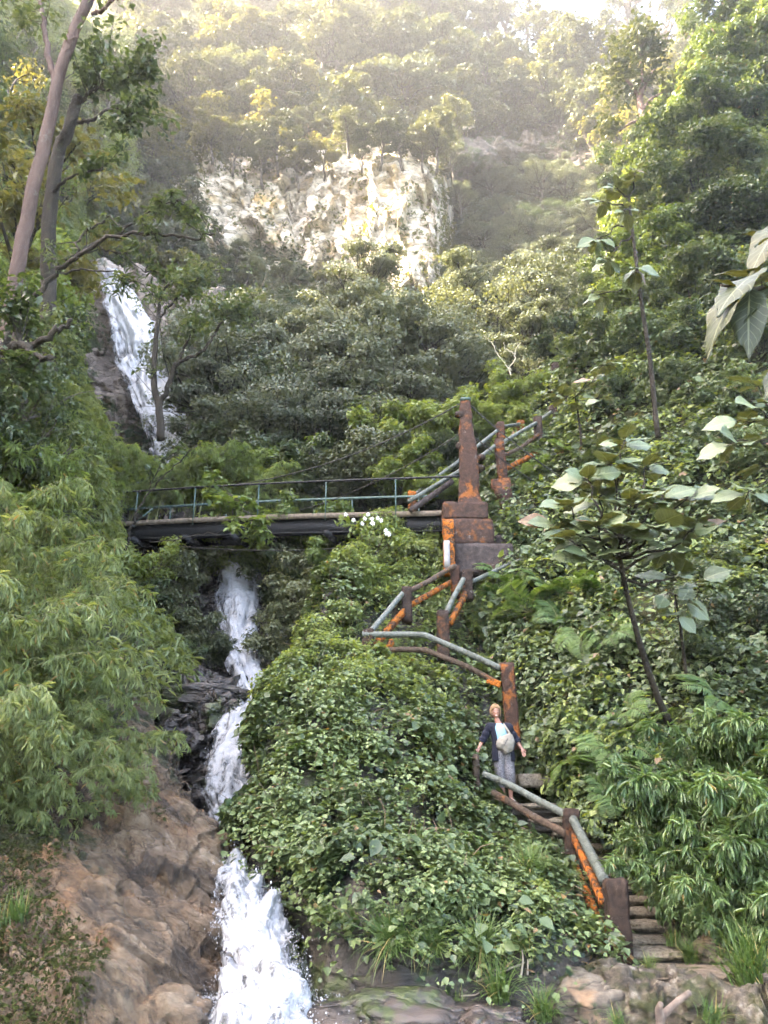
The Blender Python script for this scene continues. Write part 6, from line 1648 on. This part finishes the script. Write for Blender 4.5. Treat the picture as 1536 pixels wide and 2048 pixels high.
# cardigan: open front, collar to hip, with sleeves
n = 34
secs = smooth_secs([((.005, .0, .66), .205, .150), ((.0, .0, .80), .200, .150), ((-.012, .0, .95), .178, .142), ((-.022, .0, 1.08), .178, .140), ((-.034, .0, 1.17), .186, .135), ((-.045, .0, 1.235), .178, .112), ((-.053, .004, 1.275), .120, .088), ((-.060, .012, 1.305), .075, .066)], 34)
V = []
for i, (c, rx, ry) in enumerate(secs):
    f = i / (len(secs) - 1); op = np.interp(f, [0, .5, .8, 1], [.62, .56, .50, .62])
    a = np.linspace(-math.pi / 2 + op, 1.5 * math.pi - op, n)
    V += [(c[0] + rx * math.cos(x), c[1] + ry * math.sin(x), c[2]) for x in a]
V = np.array(V); V[:, :2] += .010 * np.stack([fbm(V * [12, 12, 3], 3, 3), fbm(V * [12, 12, 3] + 9, 3, 4)], -1)
Fc = [(i * n + k, i * n + k + 1, (i + 1) * n + k + 1, (i + 1) * n + k) for i in range(len(secs) - 1) for k in range(n - 1)]
Vs_, Fs_ = solid(V, Fc, .012); cd = wpart('cardigan', Vs_, Fs_, M_NAVY)
for (S, E, W) in ((SL, EL, WL), (SR, ER, WR)):
    S, E, W = map(np.array, (S, E, W)); sg = np.sign(E[0] - S[0])
    pts = _cr(np.array([S + [-sg * .075, 0, .0], S, S * .5 + E * .5 + [0, .01, 0], E, E * .62 + W * .38]), 30)
    rr = np.interp(np.linspace(0, 1, 30), [0, .25, .5, .75, 1], [.060, .072, .064, .060, .056]) * (1 + .09 * np.sin(np.linspace(0, 26, 30)))
    b = MB(); V, Fc = tube(pts, rr, 18, False, 4, .12); V2, F2 = solid(V, Fc, -.010); wpart('sleeve', V2, F2, M_NAVY)
# trousers, two wide legs joined at the hip
lg = MB()
for (hx, kx, ax, ky, sg) in ((-.072, -.068, -.045, -.02, -1), (.085, .095, .100, -.04, 1)):
    secs = smooth_secs([((sg * .045 + .006, .0, .90), .105, .125), ((hx * .9, .0, .78), .105, .128), ((hx, .0, .66), .098, .112), ((kx, ky, .45), .090, .098), ((kx * .7 + ax * .3, ky * .4, .32), .086, .092), ((ax, .01, .235), .086, .090)], 34)
    V, Fc = lathe_path(secs, 26); V[:, :2] += .012 * np.stack([fbm(V * [11, 11, 4], 3, 12), fbm(V * [11, 11, 4] + 5, 3, 13)], -1)
    lg.add(V, Fc)
wpart('trousers', np.concatenate(lg.v), lg.f, M_TROUS)
for (ax) in (-.03, .098):
    MB().box(wp(ax + .008, -.055, .008), (.095, .27, .022), None, .008).build('sandal', M_WHITE, wm)
    MB().tube([wp(ax - .04, -.09, .02), wp(ax + .005, -.10, .062), wp(ax + .055, -.09, .02)], .009, 6).build('sandal', M_WHITE, wm)
# bag worn across the front
bg_ = thing('shoulder_bag', 'crumpled beige canvas bag worn across the front of the woman', 'bag', wp(.04, -.16, .93))
bm = bmesh.new(); bmesh.ops.create_icosphere(bm, subdivisions=5, radius=1.0); V = np.array([v.co[:] for v in bm.verts]); Fc = [tuple(v.index for v in f.verts) for f in bm.faces]; bm.free()
V = np.sign(V) * np.abs(V) ** .82
w_ = 1 - .42 * np.clip((V[:, 2] + .2), 0, 1.2); V = V * np.stack([.145 * w_, .075 * np.ones_like(w_), .155 * np.ones_like(w_)], -1)
V = V + .030 * ridged(V * 8, 3, 3)[:, None] * nrm(V)
a = R(32); Rm = np.array([[math.cos(a), 0, math.sin(a)], [0, 1, 0], [-math.sin(a), 0, math.cos(a)]])
mesh_obj('sack', V @ Rm.T + wp(.035, -.185, .955), Fc, M_BAG, bg_, True)
MB().tube([wp(.055, -.262, 1.03), wp(.015, -.272, .97), wp(-.015, -.262, .915)], .006, 6).build('zip', M_STRAP, bg_, True)
MB().tube([wp(.115, -.20, 1.075), wp(.085, -.15, 1.15), wp(.045, -.125, 1.22), wp(.02, -.06, 1.285)], [.020, .022, .022, .016], 8).build('strap', M_BAG, bg_, True)
MB().tube([wp(-.09, -.16, .90), wp(-.02, -.215, .835), wp(.09, -.20, .80), wp(.16, -.15, .87)], .016, 8).build('bottom_band', M_STRAP, bg_, True)
MB().tube([wp(.14, -.20, .86), wp(.165, -.17, .96), wp(.16, -.15, 1.02)], .028, 8).build('side_pocket', M_STRAP, bg_, True)

# her true size
KS_ = .905
wm.scale = (KS_,) * 3
bg_.location = (wbase + (np.array(bg_.location) - wbase) * KS_).tolist(); bg_.scale = (KS_,) * 3
# ------------------------------------------------------------------ water
def water_mat(name, cover=.5, sx=26, sy=2.2, tint=(.36, .37, .39), seed=0.0, fs=9, es=2.2):
    t = NT(name)
    uv = t.n('ShaderNodeTexCoord').outputs['UV']
    m = t.n('ShaderNodeMapping'); t.l(uv, m.inputs[0]); m.inputs['Scale'].default_value = (sx, sy, 1); m.inputs['Location'].default_value = (seed, seed * .7, 0)
    st = t.noise(m.outputs[0], 1.0, 9, .70, 1.0)
    fine = t.noise(t.mapv(t.pos(), (1, 1, .55)), fs, 7, .75, .8)
    a = t.math('ADD', t.math('MULTIPLY', st, .55), t.math('MULTIPLY', fine, .45))
    # thinner at both margins of the sheet
    sp = t.n('ShaderNodeSeparateXYZ'); t.l(uv, sp.inputs[0])
    e = t.math('MULTIPLY', t.math('MULTIPLY', sp.outputs[0], t.math('SUBTRACT', 1.0, sp.outputs[0])), 4.0)
    e = t.math('ADD', t.math('POWER', e, .5), t.math('MULTIPLY', t.math('SUBTRACT', t.noise(t.pos(), es, 4, .6), .5), 1.3))
    a = t.math('ADD', a, t.math('MULTIPLY', t.math('SUBTRACT', e, .78), .46))
    al = t.ramp(a, [(.62 - cover * .4, 0), (.74 - cover * .4, 1)])
    c = t.ramp(a, [(.36, [x * .22 for x in tint]), (.50, [x * .6 for x in tint]), (.64, tint)])
    b = t.bsdf(c, .35, .5, normal=t.bump(t.math('ADD', st, fine), .7, .06))
    tr = t.n('ShaderNodeBsdfTransparent'); mx = t.n('ShaderNodeMixShader')
    t.l(al, mx.inputs[0]); t.l(tr.outputs[0], mx.inputs[1]); t.l(b, mx.inputs[2])
    return t.done(mx.outputs[0])
W_UP = water_mat('upper_fall_water', .60, 13, 4.0, fs=3.5, es=.8)
W_MID = water_mat('middle_fall_water', .60, 10, 4.0, fs=6, es=1.4, seed=3.1)
W_CH = water_mat('chute_water', .50, 7, 6.0, seed=5.2)
W_LOW = water_mat('lower_fall_water', .49, 7, 6.0, seed=7.7)
FROTH = []
def fall(name, rows, mat, nu, nv, amp, label, layers=2, step=.12, seed=0, dY=0.0):
    rows = [[(x, y, Y + dY) for x, y, Y in r] for r in rows]
    for k in range(layers):
        G = surf(rows, nu, nv)
        n = grid_normals(G)
        u = np.linspace(0, 1, nu)[None, :, None] * np.ones((nv, 1, 1)); v = np.linspace(0, 1, nv)[:, None, None] * np.ones((1, nu, 1))
        q = np.concatenate([u * 5 + .6 * np.sin(v * 9 + seed), v * 7.0, np.full_like(u, k * 5.1 + seed)], -1)
        bulge = np.sin(np.pi * u[..., 0]) * .12
        G = G + n * (amp * fbm(q, 4, 7 + k) + bulge - k * step + .07 * fbm(G * np.array([5, 5, 3]), 4, 9 + k))[..., None]
        o = sheet(name, G, mat, label)
        if k == 0: FROTH.append(G)
fall('waterfall', [
    [(194, 546, 39.2), (210, 546, 39.3), (228, 548, 39.4), (246, 556, 39.6)],
    [(198, 575, 38.4), (226, 572, 38.4), (256, 580, 38.5), (284, 600, 39)],
    [(206, 630, 37.4), (242, 625, 37.3), (284, 630, 37.3), (314, 650, 37.8)],
    [(216, 690, 36.6), (256, 690, 36.4), (300, 690, 36.3), (336, 700, 36.8)],
    [(228, 740, 36), (270, 740, 35.7), (314, 740, 35.6), (352, 750, 36)],
    [(252, 800, 34.8), (294, 800, 34.5), (336, 800, 34.4), (374, 810, 34.8)],
    [(282, 860, 33.6), (320, 862, 33.2), (358, 866, 33.2), (394, 875, 33.6)],
    [(300, 930, 32.2), (340, 935, 31.8), (376, 940, 31.8), (408, 950, 32.2)],
], W_UP, 60, 140, .45, 'tall white fall on the upper left', 2, .25, 1, -3.2)
fall('waterfall', [
    [(425, 1150, 21.6), (455, 1140, 21.5), (490, 1140, 21.5), (525, 1155, 21.6)],
    [(420, 1190, 21.0), (455, 1180, 20.8), (495, 1180, 20.8), (528, 1195, 21)],
    [(426, 1240, 19.8), (458, 1235, 19.4), (492, 1235, 19.3), (524, 1245, 19.6)],
    [(440, 1300, 18.0), (468, 1300, 17.7), (496, 1300, 17.7), (524, 1305, 18)],
    [(458, 1360, 15.9), (482, 1360, 15.6), (508, 1362, 15.6), (534, 1365, 15.9)],
    [(470, 1400, 14.7), (490, 1400, 14.4), (514, 1400, 14.4), (540, 1402, 14.7)],
], W_MID, 60, 110, .28, 'veil of white water under the footbridge', 2, .15, 2)
fall('waterfall', [
    [(474, 1396, 14.3), (492, 1392, 14.2), (512, 1394, 14.2), (540, 1402, 14.4)],
    [(450, 1435, 13.5), (476, 1430, 13.2), (508, 1430, 13.2), (545, 1440, 13.4)],
    [(420, 1490, 12.9), (458, 1490, 12.5), (500, 1490, 12.4), (540, 1500, 12.7)],
    [(402, 1555, 12.3), (440, 1555, 11.9), (484, 1555, 11.8), (522, 1560, 12.1)],
    [(404, 1620, 11.7), (436, 1620, 11.3), (474, 1620, 11.2), (506, 1625, 11.5)],
    [(420, 1690, 11.0), (446, 1690, 10.7), (474, 1690, 10.6), (500, 1690, 10.9)],
    [(428, 1760, 10.4), (450, 1765, 10.1), (478, 1765, 10.0), (505, 1760, 10.3)],
], W_CH, 80, 160, .20, 'white chute tumbling between slab and overgrown knoll', 2, .1, 3)
fall('waterfall', [
    [(425, 1735, 10.1), (450, 1735, 9.9), (480, 1745, 9.9), (520, 1770, 10.1)],
    [(430, 1780, 9.6), (465, 1778, 9.35), (510, 1785, 9.3), (560, 1805, 9.6)],
    [(440, 1830, 9.1), (478, 1825, 8.85), (530, 1830, 8.8), (590, 1850, 9.1)],
    [(436, 1900, 8.6), (484, 1895, 8.3), (545, 1900, 8.2), (622, 1910, 8.5)],
    [(414, 1970, 8.1), (476, 1965, 7.8), (562, 1970, 7.7), (658, 1985, 8.0)],
    [(390, 2040, 7.6), (470, 2040, 7.35), (572, 2045, 7.3), (694, 2055, 7.6)],
    [(370, 2120, 7.0), (465, 2125, 6.8), (580, 2130, 6.75), (720, 2125, 7.0)],
], W_LOW, 100, 160, .22, 'broad white fall at the bottom of the stream', 2, .1, 4, -.38)
# foaming pool at the foot
def pool_mat():
    t = NT('foaming_pool_water'); p = t.pos()
    f = t.ramp(t.noise(p, 3.2, 7, .7, .6), [(.34, 0), (.56, 1)])
    foam = t.bsdf((.50, .52, .56), .5, .4); wat = t.bsdf((.02, .025, .02), .06, .6, normal=t.bump(t.noise(p, 9, 4), .5, .03))
    mx = t.n('ShaderNodeMixShader'); t.l(f, mx.inputs[0]); t.l(wat, mx.inputs[1]); t.l(foam, mx.inputs[2])
    return t.done(mx.outputs[0])
x, y = np.meshgrid(np.linspace(-4, 2.5, 90), np.linspace(3.5, 8.4, 70))
z = at(540, 2050, 7.4)[2] - .02 + .07 * fbm(np.stack([x * 2, y * 2, 0 * x], -1), 4, 6)
sheet('water', np.stack([x, y, z], -1), pool_mat(), 'foaming pool under the lowest fall')
# froth and thrown drops over the tumbling water: one mass of spray
rs = np.random.default_rng(9)
oct_v = np.array([[1, 0, 0], [-1, 0, 0], [0, 1, 0], [0, -1, 0], [0, 0, 1.5], [0, 0, -1.5]]); oct_f = np.array([[0, 2, 4], [2, 1, 4], [1, 3, 4], [3, 0, 4], [2, 0, 5], [1, 2, 5], [3, 1, 5], [0, 3, 5]])
PV, PS = [], []
for G, k, s0, out in ((FROTH[2], 2200, .0040, .09), (FROTH[3], 3200, .0040, .12), (FROTH[1], 300, .006, .08)):
    P, N = scatter(G, k * 2, rs)
    P = P[fbm(P * np.array([4, 4, 2.2]), 3, 71) > .10][:k]; N = N[:len(P)]
    P = P + np.abs(rs.normal(size=(len(P), 1))) * out * nrm(np.array([0, -1, .35])) + rs.normal(size=P.shape) * .02
    PV.append(P); PS.append(s0 * rs.lognormal(-.25, .45, len(P)))
b0 = at(530, 2035, 7.2); k = 4200; a = rs.uniform(0, 6.28, k); r = np.abs(rs.normal(size=k)) * .38
PV.append(b0 + np.stack([r * np.cos(a) * 1.5, r * np.sin(a) * .7, np.abs(rs.normal(size=k)) * .12 * np.exp(-r) - .04], -1)); PS.append(.0045 * rs.lognormal(-.2, .45, k))
P = np.concatenate(PV); s_ = np.concatenate(PS); k = len(P)
V = (P[:, None] + oct_v[None] * s_[:, None, None] * rs.uniform(.7, 1.3, (k, 6, 1))).reshape(-1, 3); Fc = (oct_f[None] + np.arange(k)[:, None, None] * 6).reshape(-1, 3)
o = mesh_obj('spray', V, Fc, plain('white_water_drop', (.36, .37, .39), .4, var=.05), None, True); o['kind'] = 'stuff'
